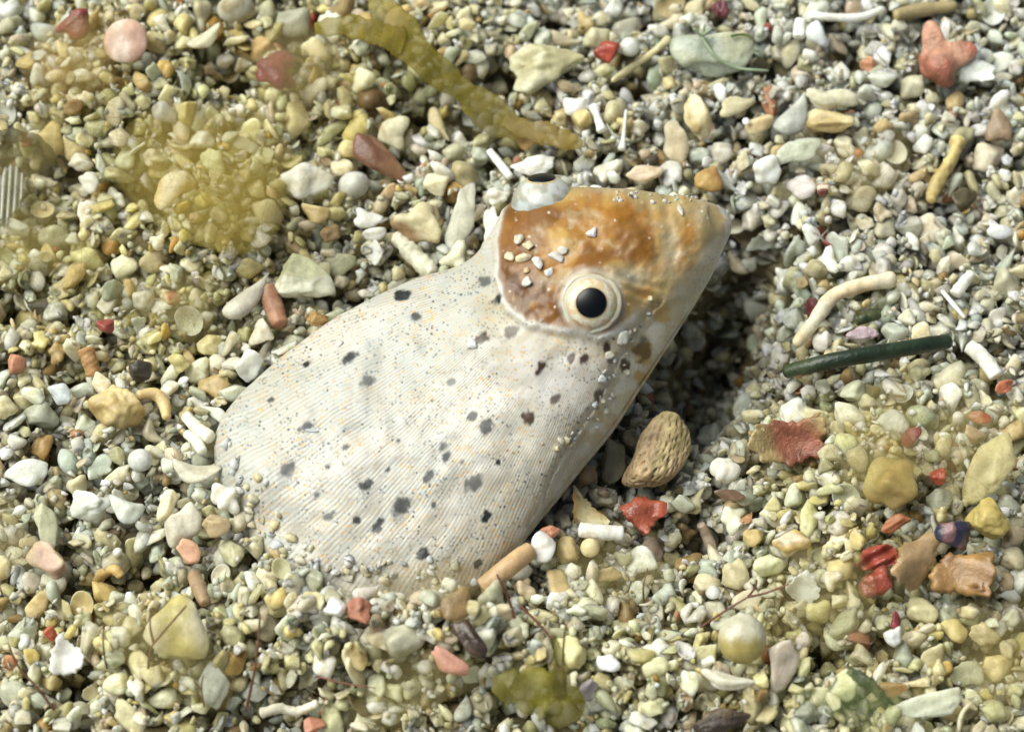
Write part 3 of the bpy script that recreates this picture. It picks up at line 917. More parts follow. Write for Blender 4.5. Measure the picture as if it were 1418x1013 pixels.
def piece(name, cat, label, short, kind, px, py, w, h, ang, depth, c1, c2=None, lift=0.3, mat=None, level=3, tilt=None, seed=None, gloss=0.5, bias=0.0, post=None, sharp=0.25, split=False):
    """irregular solid: w x h photo pixels, turned ang degrees clockwise in the picture, depth = thickness / smaller side"""
    sd_ = nseed() if seed is None else seed
    r = np.random.RandomState(sd_)
    V, F = shape(kind, sd_, level)
    th_ = min(w, h) * depth
    U = V.copy()
    S = np.array([w, h, th_]) / 2 * PX
    V = V * S
    if post: V = post(V, U)
    if tilt is None:
        tilt = (r.uniform(-0.2, 0.2), r.uniform(-0.2, 0.2))
    R = FRAME @ rotm((0, 0, 1), -math.radians(ang)) @ rotm((1, 0, 0), tilt[0]) @ rotm((0, 1, 0), tilt[1])
    ctr = hit(px, py, lift + th_ * PX / MM * 0.12)
    Vw = V @ R.T + ctr
    a1 = lin(c1)
    colr = two_tone(U, a1, lin(c2), sd_, bias=bias, sharp=sharp) if c2 is not None else np.tile(a1, (len(U), 1))
    if split:
        t_ = sst(0.3, -0.3, U[:, 1] + 0.1 * np.sin(U[:, 0] * 9))[:, None]
        colr = a1 * (1 - t_) + lin(c2) * t_
    colr = np.concatenate([colr, np.full((len(U), 1), gloss)], 1)
    return finish(name, Vw, F, colr, mat or M_GRAIN, label, cat, short, ctr)

def tube(pts, radii, nseg=14, rough=0.0, seed=0, caps='round'):
    """tube through world points with per-point radii; returns V, F (quads + cap tris)"""
    r = np.random.RandomState(seed)
    pts = np.asarray(pts); radii = np.asarray(radii)
    T = np.gradient(pts, axis=0); T /= np.linalg.norm(T, axis=1)[:, None] + 1e-12
    up = np.array([0.1, -0.35, 0.93])
    S = np.cross(T, up); S /= np.linalg.norm(S, axis=1)[:, None]
    U = np.cross(S, T)
    a = np.linspace(0, 2 * math.pi, nseg, endpoint=False)
    n = len(pts)
    rad = radii[:, None] * np.ones(nseg)
    if rough:
        ph = r.uniform(0, 6.28, 12)
        i = np.arange(n)[:, None]
        rad = rad * (1 + rough * (np.sin(i * 0.55 + ph[0] + 2 * np.sin(a)[None]) * 0.5 + np.sin(2 * a[None] + i * 0.2 + ph[1]) * 0.4 + np.sin(i * 1.3 + 3 * a[None] + ph[2]) * 0.35 + r.normal(size=(n, nseg)) * 0.25))
    V = pts[:, None] + (S[:, None] * np.cos(a)[None, :, None] + U[:, None] * np.sin(a)[None, :, None]) * rad[:, :, None]
    idx = np.arange(n * nseg).reshape(n, nseg)
    F = np.stack([idx[:-1], np.roll(idx, -1, 1)[:-1], np.roll(idx, -1, 1)[1:], idx[1:]], -1).reshape(-1, 4)
    V = V.reshape(-1, 3)
    e0 = len(V); V = np.concatenate([V, [pts[0] - T[0] * radii[0] * 0.25, pts[-1] + T[-1] * radii[-1] * 0.25]])
    c0 = np.stack([np.full(nseg, e0), np.roll(idx[0], -1), idx[0]], -1)
    c1 = np.stack([np.full(nseg, e0 + 1), idx[-1], np.roll(idx[-1], -1)], -1)
    return V, [F, np.concatenate([c0, c1])]

def rod(name, cat, label, short, pts, widths, c1, c2=None, lift=0.5, rough=0.2, mat=None, n=34, gloss=0.5, lifts=None, seg=16, ends=0.75, scale=3.0, bias=0.0):
    """bent rod through photo pixels, lying on the sand"""
    sd_ = nseed()
    lifts = lifts if lifts is not None else [lift] * len(pts)
    W = np.array([hit(x, y, l) for (x, y), l in zip(pts, lifts)])
    ws = np.array(widths if hasattr(widths, '__len__') else [widths] * len(pts), float)
    ctl = catmull(np.concatenate([W, ws[:, None] / 2 * PX], 1), n)
    # keep the rod from draping over every bump
    P_, R_ = ctl[:, :3], np.abs(ctl[:, 3])
    e = np.ones(n); e[0] = e[-1] = ends * 0.75; e[1] = e[-2] = 0.5 + ends * 0.5
    V, F = tube(P_, R_ * e, seg, rough, sd_)
    a1 = lin(c1)
    U = (V - V.mean(0)) / (np.abs(V - V.mean(0)).max())
    cc = two_tone(U, a1, lin(c2), sd_, scale, bias=bias) if c2 is not None else np.tile(a1, (len(V), 1))
    cc = np.concatenate([cc, np.full((len(V), 1), gloss)], 1)
    me_o = finish(name, V, F, cc, mat or M_GRAIN, label, cat, short)
    return me_o

def pits(V, U):
    r = np.random.RandomState(5)
    d = U / (np.linalg.norm(U, axis=1)[:, None] + 1e-9)
    # many small pores, drawn out along the stub
    g = np.arange(190)
    z = 1 - 2 * (g + 0.5) / 190; ph = g * 2.39996
    c = np.stack([z, np.sqrt(1 - z * z) * np.cos(ph), np.sqrt(1 - z * z) * np.sin(ph)], 1) + r.normal(0, 0.035, (190, 3))
    q = np.zeros(len(d))
    for i in range(190):
        e = (d - c[i]) * np.array([0.8, 1.35, 1.35])
        q = np.maximum(q, r.uniform(0.4, 1.0) * np.exp(-((e ** 2).sum(1)) / 0.0048))
    return V * (1 - 0.32 * q)[:, None]

def ribs(V, U):
    V[:, 2] += 0.00045 * np.sin(U[:, 0] * 16) * (U[:, 2] > -0.2)
    return V

_lin = lin
def lin(h):
    c = _lin(h)
    k = (c.max() - c.min()) / (c.max() + 1e-6)
    f = max(0.0, min(1.0, (k - 0.55) / 0.4))
    return c * (1 - 0.42 * f) + f * 0.045
CF, SF, SG = 'coral fragment', 'shell', 'grain'
# ---- upper left
piece('shell_disc', SF, 'round pale pink shell disc lying flat beside a crimson lump', 'pink shell disc', 'disc', 174, 57, 62, 66, 10, 0.28, (226, 206, 192), (202, 168, 150), 1.6)
piece('coralline_lump', 'algae', 'crimson two-lobed lump left of the pink shell disc', 'crimson two-lobed lump', 'nub', 104, 38, 56, 44, -30, 0.8, (176, 62, 66), (150, 90, 70), 1.6, M_CRUST)
piece('coralline_lump', 'algae', 'large raspberry red knobbly lump under the olive blade', 'raspberry red lump', 'nub', 382, 94, 66, 68, 20, 0.8, (150, 40, 52), (170, 78, 70), 2.0, M_CRUST, gloss=0.9)
piece('shell_fragment', SF, 'pointed oval cream shell tilted near the pink disc', 'pointed cream shell', 'bean', 284, 55, 62, 27, -32, 0.6, (208, 204, 176), None, 1.2)
piece('shell_fragment', SF, 'grey white cup shell cut off by the top edge', 'cup shell at top edge', 'cup', 325, 8, 58, 44, 5, 0.7, (196, 194, 178), (170, 160, 130), 1.2)
piece('shell_fragment', SF, 'white ribbed shell piece cut off by the left edge', 'ribbed shell at left edge', 'flake', 10, 272, 44, 92, 0, 0.4, (226, 230, 228), (190, 198, 198), 1.0, gloss=0.9, post=ribs, level=4)
piece('coral_fragment', CF, 'crumpled bright white coral lump below the olive tuft', 'crumpled white lump', 'crag', 424, 250, 74, 54, -30, 0.6, (234, 234, 226), (214, 210, 190), 0.8)
piece('coral_grain', SG, 'round white knob with a chipped side, far left', 'white chipped knob', 'pebble', 113, 222, 36, 32, 10, 0.9, (232, 226, 208), None, 1.0)
piece('coral_grain', SG, 'small knobbly white grain below the chipped knob', 'small knobbly grain', 'knot', 125, 252, 32, 30, 40, 0.8, (218, 216, 202), None, 0.8)
piece('coral_fragment', CF, 'long cream coral stump leaning through the yellow haze', 'leaning cream stump', 'nub', 238, 262, 70, 38, -45, 0.8, (222, 204, 150), (236, 228, 200), 1.4)
piece('coral_grain', SG, 'cream grain with a round hole above the brown pebble', 'grain with a hole', 'knot', 546, 182, 42, 50, 20, 0.7, (206, 200, 170), None, 0.8)
piece('pebble', 'pebble', 'smooth reddish brown oblong pebble left of the far eye', 'reddish brown pebble', 'pebble', 526, 220, 98, 46, 36, 0.75, (140, 92, 66), (160, 118, 84), 1.0, gloss=0.7)
piece('shell_fragment', SF, 'translucent white curved shell beside the reddish brown pebble', 'curved shell', 'cup', 488, 256, 48, 40, -35, 0.6, (224, 224, 214), None, 0.9, gloss=0.8)
piece('coral_grain', SG, 'yellow cream peanut-shaped grain below the crumpled white lump', 'peanut-shaped grain', 'bean', 436, 297, 44, 27, 10, 0.8, (222, 200, 146), None, 0.8)
piece('coral_grain', SG, 'dull brown round grain beside the peanut-shaped grain', 'dull brown grain', 'pebble', 458, 322, 32, 30, 0, 0.9, (160, 136, 100), None, 0.8)
piece('coral_fragment', CF, 'bright white knobbly grain left of the speckled lump', 'knobbly white grain', 'knot', 508, 305, 42, 34, 30, 0.8, (240, 238, 230), None, 0.9)
piece('coral_grain', SG, 'smooth white oval grain touching the knobbly white grain', 'smooth white oval', 'bean', 518, 324, 36, 20, -8, 0.8, (238, 236, 226), None, 0.9)
piece('coral_fragment', CF, 'large speckled cream and tan lump above the pale body', 'speckled lump', 'crag', 578, 308, 76, 62, 15, 0.6, (206, 196, 160), (164, 130, 84), 0.8)
rod('coral_rod', CF, 'pale tapered rod lying against the fish back', 'pale tapered rod', [(548, 326), (570, 350), (600, 380)], [20, 26, 22], (206, 204, 184), None, 0.6)
piece('shell_fragment', SF, 'tall grey translucent flake standing left of the head', 'tall translucent flake', 'flake', 640, 300, 38, 104, 12, 0.3, (200, 198, 180), None, 0.8, gloss=0.8)
piece('coral_grain', SG, 'white tooth-like grain just left of the far eye', 'tooth-like grain', 'nub', 683, 312, 30, 56, 0, 0.7, (228, 224, 208), None, 0.6)
piece('coral_grain', SG, 'bright white round grain left of the far eye', 'bright round grain', 'knot', 690, 272, 34, 30, 0, 0.9, (234, 230, 216), None, 0.8)
piece('coral_fragment', CF, 'crumpled white flake just above the far eye', 'crumpled white flake', 'crag', 738, 230, 66, 32, -5, 0.6, (240, 238, 230), None, 0.6)
rod('urchin_spine', 'spine', 'short bright white spine stub left of the crumpled flake', 'white spine stub', [(677, 208), (690, 224), (707, 246)], [11, 12, 12], (242, 242, 236), None, 0.8, 0.06)
piece('shell_fragment', SF, 'amber translucent shell chip under the olive finger', 'amber shell chip', 'flake', 735, 192, 44, 40, 30, 0.4, (206, 168, 92), None, 0.4)
# ---- top centre
piece('coral_fragment', CF, 'largest pale lumpy stone, right of the olive blade', 'large pale lumpy stone', 'crag', 758, 92, 112, 76, -12, 0.7, (212, 210, 182), (184, 178, 140), 1.0, level=4)
piece('coral_chip', 'chip', 'glossy orange red angular chip beside a white pearl grain', 'orange red chip', 'chip', 840, 72, 38, 32, 10, 0.8, (216, 72, 30), None, 1.2, M_GLOSSY, gloss=0.8)
piece('coral_grain', SG, 'smooth white pearl-like grain right of the orange red chip', 'white pearl grain', 'sphere', 872, 65, 29, 28, 0, 0.9, (232, 234, 228), None, 1.0, gloss=0.9)
rod('coral_twig', CF, 'thin forked cream twig near the white pearl grain', 'thin cream twig', [(848, 112), (880, 90), (905, 72), (928, 52)], [9, 11, 10, 12], (212, 204, 164), None, 1.2, 0.15)
piece('coral_grain', SG, 'bright white block above the olive finger tip', 'bright white block', 'chip', 798, 147, 38, 28, -12, 0.8, (246, 244, 236), None, 0.9)
rod('coral_rod', CF, 'tiny white bone-shaped rod right of the white block', 'bone-shaped rod', [(822, 146), (827, 163), (834, 182)], [17, 11, 16], (246, 244, 238), None, 0.9, 0.08)
rod('urchin_spine', 'spine', 'upright white needle with a bulb foot above the head', 'white needle with bulb', [(867, 152), (865, 172), (863, 192), (861, 208)], [4, 5, 6, 13], (232, 232, 222), None, 1.2, 0.03)
piece('shell_fragment', SF, 'pinkish grey curved shell above the middle of the head', 'pinkish curved shell', 'bean', 893, 240, 56, 24, -10, 0.7, (212, 192, 166), None, 0.7)
piece('shell_fragment', SF, 'broad beige flake upright behind the muzzle', 'broad beige flake', 'flake', 936, 198, 40, 66, 8, 0.3, (204, 190, 160), None, 0.6)
# ---- upper right
piece('coralline_lump', 'algae', 'dark crimson scrap at the top edge', 'dark crimson scrap', 'crag', 998, 12, 30, 28, 20, 0.8, (128, 20, 48), None, 1.0, M_CRUST, gloss=0.9)
piece('shell_fragment', SF, 'large rounded translucent shell with grey-green top, upper right', 'large rounded shell', 'pebble', 986, 76, 124, 62, 4, 0.6, (204, 206, 178), (176, 184, 168), 1.0, level=4, gloss=0.9)
rod('coral_rod', CF, 'stubby upright white cylinder beside a white cube', 'stubby white cylinder', [(1109, 28), (1107, 40), (1106, 52)], [17, 18, 18], (244, 244, 238), None, 1.0, 0.04, ends=1.0)
piece('coral_grain', SG, 'bluish white cube right of the stubby cylinder', 'bluish white cube', 'chip', 1133, 47, 36, 38, 5, 0.8, (232, 236, 234), None, 1.0)
rod('coral_rod', CF, 'long thin bright white stick at the top edge', 'long thin white stick', [(1121, 21), (1150, 24), (1190, 24), (1224, 12)], [13, 12, 12, 9], (244, 242, 234), None, 1.2, 0.08)
rod('stem_fragment', 'stem', 'olive brown flattened stem at the top edge', 'olive brown stem', [(1238, 22), (1275, 14), (1325, 8)], [16, 22, 14], (170, 156, 116), None, 1.2, 0.06)
piece('coral_fragment', CF, 'salmon red branched coral lump in the upper right corner', 'salmon red coral lump', 'nub', 1303, 78, 88, 78, 30, 0.7, (214, 160, 132), (196, 118, 90), 1.2, M_CRUST, level=4, seed=431)
piece('shell_fragment', SF, 'jagged white shard right of the salmon red coral lump', 'jagged white shard', 'shard', 1353, 101, 50, 50, 40, 0.5, (226, 230, 222), None, 1.2, gloss=0.8)
piece('coral_grain', SG, 'small salmon pink crumb left of the salmon coral lump', 'salmon pink crumb', 'crag', 1202, 92, 26, 30, 0, 0.8, (206, 148, 116), None, 0.9)
piece('coral_fragment', CF, 'cream knuckle-shaped nugget above the ochre block', 'knuckle-shaped nugget', 'crag', 966, 162, 40, 70, -8, 0.8, (226, 214, 176), (206, 186, 136), 1.0)
piece('shell_fragment', SF, 'pale speckled oval shell right of the knuckle nugget', 'pale oval shell', 'bean', 1021, 148, 58, 30, -12, 0.7, (214, 206, 172), None, 1.0)
piece('coral_fragment', CF, 'elongated tan grain below the pale oval shell', 'elongated tan grain', 'rod', 1052, 172, 44, 22, -28, 0.8, (222, 202, 160), None, 0.9)
piece('shell_fragment', SF, 'grey thorn-shaped shard pointing up', 'grey thorn shard', 'horn', 1102, 158, 72, 40, -58, 0.5, (196, 198, 190), None, 1.0, gloss=0.8)
piece('coral_fragment', CF, 'wide knobbly white coral branch right of the thorn shard', 'knobbly white branch', 'nub', 1152, 138, 78, 36, 6, 0.8, (226, 222, 196), None, 1.0)
piece('coral_fragment', CF, 'cream pitted lump under the knobbly white branch', 'cream pitted lump', 'crag', 1150, 168, 70, 34, 8, 0.8, (216, 202, 158), (198, 176, 124), 0.8)
piece('coral_grain', SG, 'bright white egg-shaped lump above right of the muzzle', 'white egg-shaped lump', 'pebble', 1062, 234, 42, 46, 20, 0.8, (244, 244, 236), None, 1.0)
piece('pebble', 'pebble', 'angular ochre yellow block just above the muzzle', 'ochre block', 'chip', 982, 247, 42, 40, 10, 0.8, (206, 168, 92), (188, 140, 66), 0.8)
piece('shell_fragment', SF, 'smooth grey leaf-shaped flake left of the white egg', 'grey leaf flake', 'flake', 1100, 210, 86, 34, -12, 0.35, (200, 204, 184), None, 1.0, gloss=0.8)
piece('shell_bead', SF, 'white oval bead near the right edge', 'white oval bead', 'disc', 1384, 321, 37, 21, 0, 0.7, (242, 244, 244), None, 0.9, gloss=0.9)
rod('coral_rod', CF, 'yellow cream knotted stick in the right upper sand', 'yellow knotted stick', [(1328, 190), (1318, 220), (1300, 250), (1288, 280)], [24, 18, 20, 16], (224, 208, 140), (206, 184, 120), 1.0, 0.2)
piece('pebble', 'pebble', 'smooth brown grey pebble near the right edge', 'brown grey pebble', 'pebble', 1384, 176, 38, 50, 15, 0.8, (158, 136, 112), None, 0.9)
piece('pebble', 'pebble', 'dark olive pebble below the yellow knotted stick', 'dark olive pebble', 'pebble', 1336, 274, 42, 30, -20, 0.8, (96, 88, 62), None, 0.5)
piece('coral_grain', SG, 'tiny white round disc right of the knuckle nugget', 'tiny white disc', 'disc', 1033, 168, 11, 11, 0, 0.5, (250, 250, 246), None, 1.6, level=2)
piece('coral_grain', SG, 'white capped grain with rust stain in the upper right sand', 'rust stained grain', 'pebble', 1140, 264, 22, 20, 0, 0.9, (226, 214, 196), (140, 60, 20), 1.5, sharp=0.1)
piece('coral_grain', SG, 'tiny orange grain below the cream pitted lump', 'tiny orange grain', 'sphere', 1189, 212, 15, 13, 0, 0.9, (200, 130, 60), None, 1.2, level=2)
# ---- right
rod('coral_rod', CF, 'long bent white coral branch above the dark green rod', 'bent white branch', [(1100, 478), (1125, 448), (1152, 412), (1188, 396), (1240, 386)], [14, 20, 22, 20, 24], (238, 230, 206), (226, 208, 174), 1.6, 0.1, n=40)
piece('coral_chip', 'chip', 'dark crimson angular chip beside the bent white branch', 'crimson chip', 'chip', 1127, 428, 30, 32, 20, 0.8, (132, 18, 40), None, 1.2, M_GLOSSY, gloss=0.9)
rod('stem_fragment', 'stem', 'short dark green stem scrap under the bent white branch', 'short green stem', [(1184, 444), (1200, 439), (1218, 433)], [15, 17, 16], (52, 66, 46), (84, 92, 54), 1.2, 0.06, M_STEM)
rod('stem_fragment', 'stem', 'long straight dark green rod lying on the sand', 'dark green rod', [(1086, 515), (1150, 500), (1230, 486), (1316, 472)], [20, 22, 23, 22], (36, 50, 34), (66, 78, 52), 2.4, 0.05, M_STEM, n=40, ends=0.95)
piece('coral_chip', 'chip', 'lilac pink ring-shaped crust chip above the green rod', 'lilac crust chip', 'knot', 1194, 463, 46, 24, 5, 0.7, (200, 176, 188), (214, 204, 200), 1.1, M_CRUST)
rod('coral_rod', CF, 'thick curved white rod right of the green rod end', 'thick curved white rod', [(1340, 478), (1356, 490), (1370, 506), (1380, 522)], [20, 23, 23, 20], (238, 236, 226), None, 1.3, 0.06, ends=0.95)
rod('urchin_spine', 'spine', 'thin white spine right of the bent white branch', 'thin white spine', [(1304, 402), (1320, 421), (1336, 440)], [6, 7, 4], (244, 242, 236), None, 1.4, 0.03)
rod('coral_rod', CF, 'short white rod leaning upright near the thin spine', 'short leaning rod', [(1322, 408), (1332, 395), (1346, 378)], [18, 17, 15], (236, 234, 224), None, 1.0, 0.08)
piece('shell_fragment', SF, 'jagged orange brown shell with pale crust in the middle', 'jagged orange shell', 'shard', 1094, 607, 106, 92, 25, 0.5, (172, 88, 46), (190, 168, 120), 1.3, M_CRUST, level=4, bias=0.22, seed=77)
piece('coral_grain', SG, 'soft red bead by the yellow haze right of the orange shell', 'soft red bead', 'pebble', 1262, 606, 28, 30, 0, 0.9, (160, 50, 46), None, 1.5)
piece('coral_chip', 'chip', 'flat orange red chip with a pale centre, right side', 'flat orange chip', 'disc', 1357, 578, 32, 18, 10, 0.6, (222, 82, 36), (216, 150, 110), 1.2, M_GLOSSY)
piece('coral_chip', 'chip', 'pale orange crumb at the right edge', 'pale orange crumb', 'crag', 1391, 535, 32, 18, -20, 0.7, (214, 124, 84), None, 1.2)
piece('coral_chip', 'chip', 'bright orange square chip below the soft red bead', 'orange square chip', 'chip', 1299, 658, 22, 24, 10, 0.7, (226, 84, 26), None, 1.8, M_GLOSSY)
piece('coral_fragment', CF, 'smooth cream cone-like pebble in the yellow haze, right', 'cream cone pebble', 'pebble', 1235, 665, 74, 74, -30, 0.8, (206, 192, 132), (196, 170, 100), 1.6)
piece('coral_fragment', CF, 'large yellow cream slab near the right edge', 'yellow cream slab', 'flake', 1372, 650, 60, 110, 20, 0.4, (206, 196, 146), None, 1.6)
piece('coral_fragment', CF, 'knobbly yellow lump at the right edge above the twisted shell', 'knobbly yellow lump', 'crag', 1368, 716, 60, 56, 0, 0.8, (206, 184, 104), None, 1.6)

piece('porous_coral', CF, 'tan porous stub full of tiny holes beside the fish jaw', 'porous tan stub', 'bean', 912, 630, 122, 74, -55, 0.85, (204, 176, 138), (208, 186, 136), 1.8, M_CRUST, level=5, post=pits, tilt=(0.1, -0.1))
piece('shell_fragment', SF, 'shiny orange red curled shell below the porous stub', 'orange curled shell', 'ruffle', 889, 712, 68, 54, 20, 0.8, (206, 92, 48), (184, 66, 30), 1.3, M_GLOSSY, gloss=0.7)
rod('coral_rod', CF, 'bright white cylinder lying left of the orange curled shell', 'bright white cylinder', [(802, 733), (830, 736), (862, 738)], [20, 22, 20], (246, 242, 234), None, 1.4, 0.06, ends=0.95)
piece('shell_fragment', SF, 'pale frilled shell holding an amber stain above the white cylinder', 'amber stained shell', 'ruffle', 815, 705, 64, 50, 20, 0.6, (204, 192, 150), (206, 160, 72), 0.9)
rod('coral_rod', CF, 'smooth beige tube lying against the lower edge of the fish', 'beige tube', [(736, 760), (705, 784), (668, 814)], [24, 28, 26], (204, 172, 130), None, 1.6, 0.03, ends=0.9)
piece('coral_fragment', CF, 'white split grain at the upper end of the beige tube', 'white split grain', 'chip', 752, 757, 34, 42, 10, 0.7, (242, 238, 232), None, 1.2)
piece('coral_chip', 'chip', 'small salmon shell chip above the white split grain', 'salmon shell chip', 'chip', 762, 736, 28, 18, -20, 0.6, (220, 152, 118), None, 1.2)
piece('coral_grain', SG, 'round cream bead below the white cylinder', 'round cream bead', 'sphere', 817, 758, 26, 26, 0, 0.9, (226, 212, 170), None, 1.1)
piece('coral_grain', SG, 'bright white lobed grain right of the porous stub', 'white lobed grain', 'nub', 1003, 650, 44, 36, 20, 0.8, (244, 240, 228), None, 1.0)
piece('coral_fragment', CF, 'dark brown pebble strip right of the white lobed grain', 'dark brown strip', 'rod', 1010, 685, 44, 20, 25, 0.7, (130, 104, 84), None, 0.9)
piece('coral_fragment', CF, 'long cream pebble at the fish lower edge near the porous stub', 'long cream pebble', 'bean', 850, 640, 34, 66, 10, 0.7, (200, 194, 164), None, 0.2)
rod('coral_rod', CF, 'small mauve grey rod standing in a dark gap', 'mauve grey rod', [(970, 725), (978, 740), (986, 760)], [12, 15, 17], (190, 172, 156), None, 0.6, 0.05)
# ---- lower right
piece('shell_fragment', SF, 'crumpled orange red shell, upper half', None, 'ruffle', 1214, 772, 66, 34, -15, 0.9, (196, 64, 24), None, 1.9, M_GLOSSY, gloss=0.8)['label'] = 'crumpled flat orange red shell piece resting on a rounder one'
piece('shell_fragment', SF, 'rounder deep orange shell piece below the crumpled one', 'orange shell pair', 'crag', 1212, 806, 46, 46, 0, 0.8, (200, 76, 28), (150, 46, 16), 1.7, M_GLOSSY, gloss=0.8)
piece('shell_fragment', SF, 'broad brown beige twisted shell right of the orange shell pair', 'brown twisted shell', 'ruffle', 1276, 776, 100, 66, -20, 0.6, (172, 144, 104), (196, 164, 120), 1.6, gloss=0.8)
piece('shell_fragment', SF, 'ochre orange shell wedge right of the brown twisted shell', 'ochre shell wedge', 'shard', 1338, 796, 84, 88, 40, 0.6, (198, 152, 82), (170, 120, 56), 1.7, gloss=0.8)
piece('shell_fragment', SF, 'purple and dark blue pointed shell tip above the ochre wedge', 'purple shell tip', 'chip', 1322, 736, 50, 44, 30, 0.8, (150, 112, 116), (58, 58, 84), 1.8, M_GLOSSY, sharp=0.08)
piece('coral_chip', 'chip', 'flat dull orange tablet above the orange shell pair', 'dull orange tablet', 'rod', 1240, 724, 44, 22, -18, 0.6, (212, 130, 72), None, 1.7)
piece('shell_bead', SF, 'pearly round bead, white above and yellow below', 'yellow pearly bead', 'sphere', 1028, 884, 64, 66, 0, 0.95, (222, 218, 196), (206, 188, 112), 2.0, gloss=0.9, level=4, split=True)
piece('coral_fragment', CF, 'blackish brown knobbly crumb at the bottom edge', 'blackish crumb', 'crag', 998, 1000, 78, 40, 0, 0.8, (62, 46, 32), (104, 84, 60), 1.2, M_CRUST, level=4)
piece('coral_grain', SG, 'small white block in the lower middle', 'small white block', 'chip', 843, 917, 33, 22, 5, 0.8, (246, 244, 238), None, 1.2)
piece('coral_chip', 'chip', 'lilac grey tilted chip near the olive triangle', 'lilac grey chip', 'chip', 811, 957, 40, 22, -35, 0.6, (158, 150, 154), None, 1.2)
piece('coral_fragment', CF, 'ochre nugget below the white lobed grain', 'ochre nugget', 'crag', 1096, 752, 52, 40, 10, 0.8, (212, 184, 116), (226, 206, 180), 1.2)
piece('shell_fragment', SF, 'white jagged star-like flake in the lower right', 'star-like flake', 'shard', 1112, 812, 50, 48, 15, 0.5, (220, 222, 210), None, 1.2, gloss=0.8)
piece('shell_fragment', SF, 'white curved shell sliver below the pearly bead', 'curved shell sliver', 'bean', 1010, 942, 76, 26, 5, 0.7, (234, 228, 210), None, 1.0)
piece('shell_fragment', SF, 'grey mauve tilted slab right of the pearly bead', 'grey mauve slab', 'flake', 1080, 920, 46, 70, 30, 0.35, (192, 180, 164), None, 1.0)
piece('coral_chip', 'chip', 'tiny dark red splinter above a white grain, lower right', 'dark red splinter', 'chip', 1240, 860, 16, 28, -25, 0.7, (176, 30, 48), None, 1.6, M_GLOSSY)
piece('coral_grain', SG, 'bluish white pebble under the dark red splinter', 'bluish white pebble', 'pebble', 1236, 882, 26, 28, 0, 0.9, (222, 224, 222), None, 1.4)
piece('shell_fragment', SF, 'long pale flake in the bottom right corner', 'long pale flake', 'flake', 1285, 978, 96, 34, -15, 0.35, (204, 206, 184), None, 1.2)
piece('coral_chip', 'chip', 'ochre brown flat shell near the bottom right', 'ochre brown flat shell', 'flake', 1235, 955, 40, 20, 5, 0.5, (186, 138, 66), None, 1.4)
# ---- bottom middle and left
piece('bark_sliver', 'sliver', 'dark brown sliver in the bottom middle', 'dark brown sliver', 'rod', 652, 884, 62, 26, 58, 0.5, (62, 46, 36), (90, 70, 54), 1.4, M_STEM, gloss=0.9)
piece('coral_fragment', CF, 'dusty pink elongated fragment left of the dark sliver', 'dusty pink fragment', 'rod', 622, 918, 56, 28, 32, 0.7, (206, 152, 136), None, 1.2)
piece('coral_fragment', CF, 'rough salmon lump below the buried end of the fish', 'rough salmon lump', 'crag', 496, 846, 38, 36, 0, 0.9, (198, 128, 96), None, 1.2, M_CRUST)
piece('coral_grain', SG, 'bright white cube left of the rough salmon lump', 'bright white cube', 'chip', 465, 840, 27, 26, 20, 0.9, (246, 246, 240), None, 1.2)
piece('shell_fragment', SF, 'bright white shield-shaped shell in the lower left', 'white shield shell', 'shard', 90, 906, 50, 58, -15, 0.5, (242, 240, 232), None, 1.4)
piece('coral_grain', SG, 'small bright orange bead on top of the white shield shell', 'small orange bead', 'pebble', 70, 877, 18, 22, 0, 0.9, (224, 106, 48), None, 1.9)
piece('shell_fragment', SF, 'rounded yellow shell with a white rim, lower left', 'yellow rimmed shell', 'pebble', 248, 868, 92, 84, 10, 0.6, (198, 186, 122), (224, 216, 186), 1.2, level=4)
piece('shell_fragment', SF, 'grey blue translucent flake right of the yellow rimmed shell', 'grey blue flake', 'flake', 296, 948, 42, 64, 5, 0.3, (192, 196, 184), None, 1.2, gloss=0.8)
rod('coral_rod', CF, 'knobbly white rod at the bottom edge', 'knobbly bottom rod', [(360, 988), (385, 980), (412, 984), (440, 972)], [14, 12, 13, 12], (232, 226, 206), None, 1.4, 0.2)
piece('coral_fragment', CF, 'salmon chip at the bottom edge near the knobbly rod', 'salmon bottom chip', 'chip', 436, 1004, 30, 24, 0, 0.7, (214, 150, 124), None, 1.2)
piece('shell_fragment', SF, 'broad milky flake at the left, level with the fish tail', 'broad milky flake', 'flake', 36, 656, 64, 42, -5, 0.5, (214, 216, 206), None, 1.0, gloss=0.8)
piece('shell_fragment', SF, 'pointed oval pale shell touching the left end of the fish', 'pointed oval shell', 'bean', 271, 655, 70, 34, 12, 0.6, (214, 208, 186), None, 0.8, gloss=0.8)
piece('coral_fragment', CF, 'large ring-like yellow cream lump with a dark hole', 'ring-like lump', 'crag', 162, 562, 80, 58, 15, 0.7, (218, 198, 146), (204, 172, 100), 1.0, level=4)
rod('coral_rod', CF, 'curved yellow cream tube hooking right of the ring-like lump', 'hooked cream tube', [(190, 548), (212, 545), (226, 556), (231, 580)], [15, 17, 18, 13], (222, 196, 142), None, 1.1, 0.06)
piece('pebble', 'pebble', 'round dark grey pebble above the hooked tube', 'dark grey pebble', 'pebble', 195, 515, 34, 32, 0, 0.9, (74, 68, 58), None, 0.8)
piece('shell_fragment', SF, 'bluish white angular chip with a dark gap above it', 'bluish angular chip', 'chip', 82, 545, 38, 30, 15, 0.5, (206, 214, 214), None, 1.0, gloss=0.8)
piece('shell_fragment', SF, 'big chalky white shell lump with black specks above the body', 'chalky speckled shell', 'crag', 424, 386, 86, 64, 8, 0.6, (232, 232, 210), (206, 206, 170), 2.2, level=4)
piece('shell_fragment', SF, 'long pale cone leaning left of the chalky shell', 'long pale cone', 'horn', 346, 410, 92, 32, -48, 0.8, (212, 208, 194), None, 1.4)
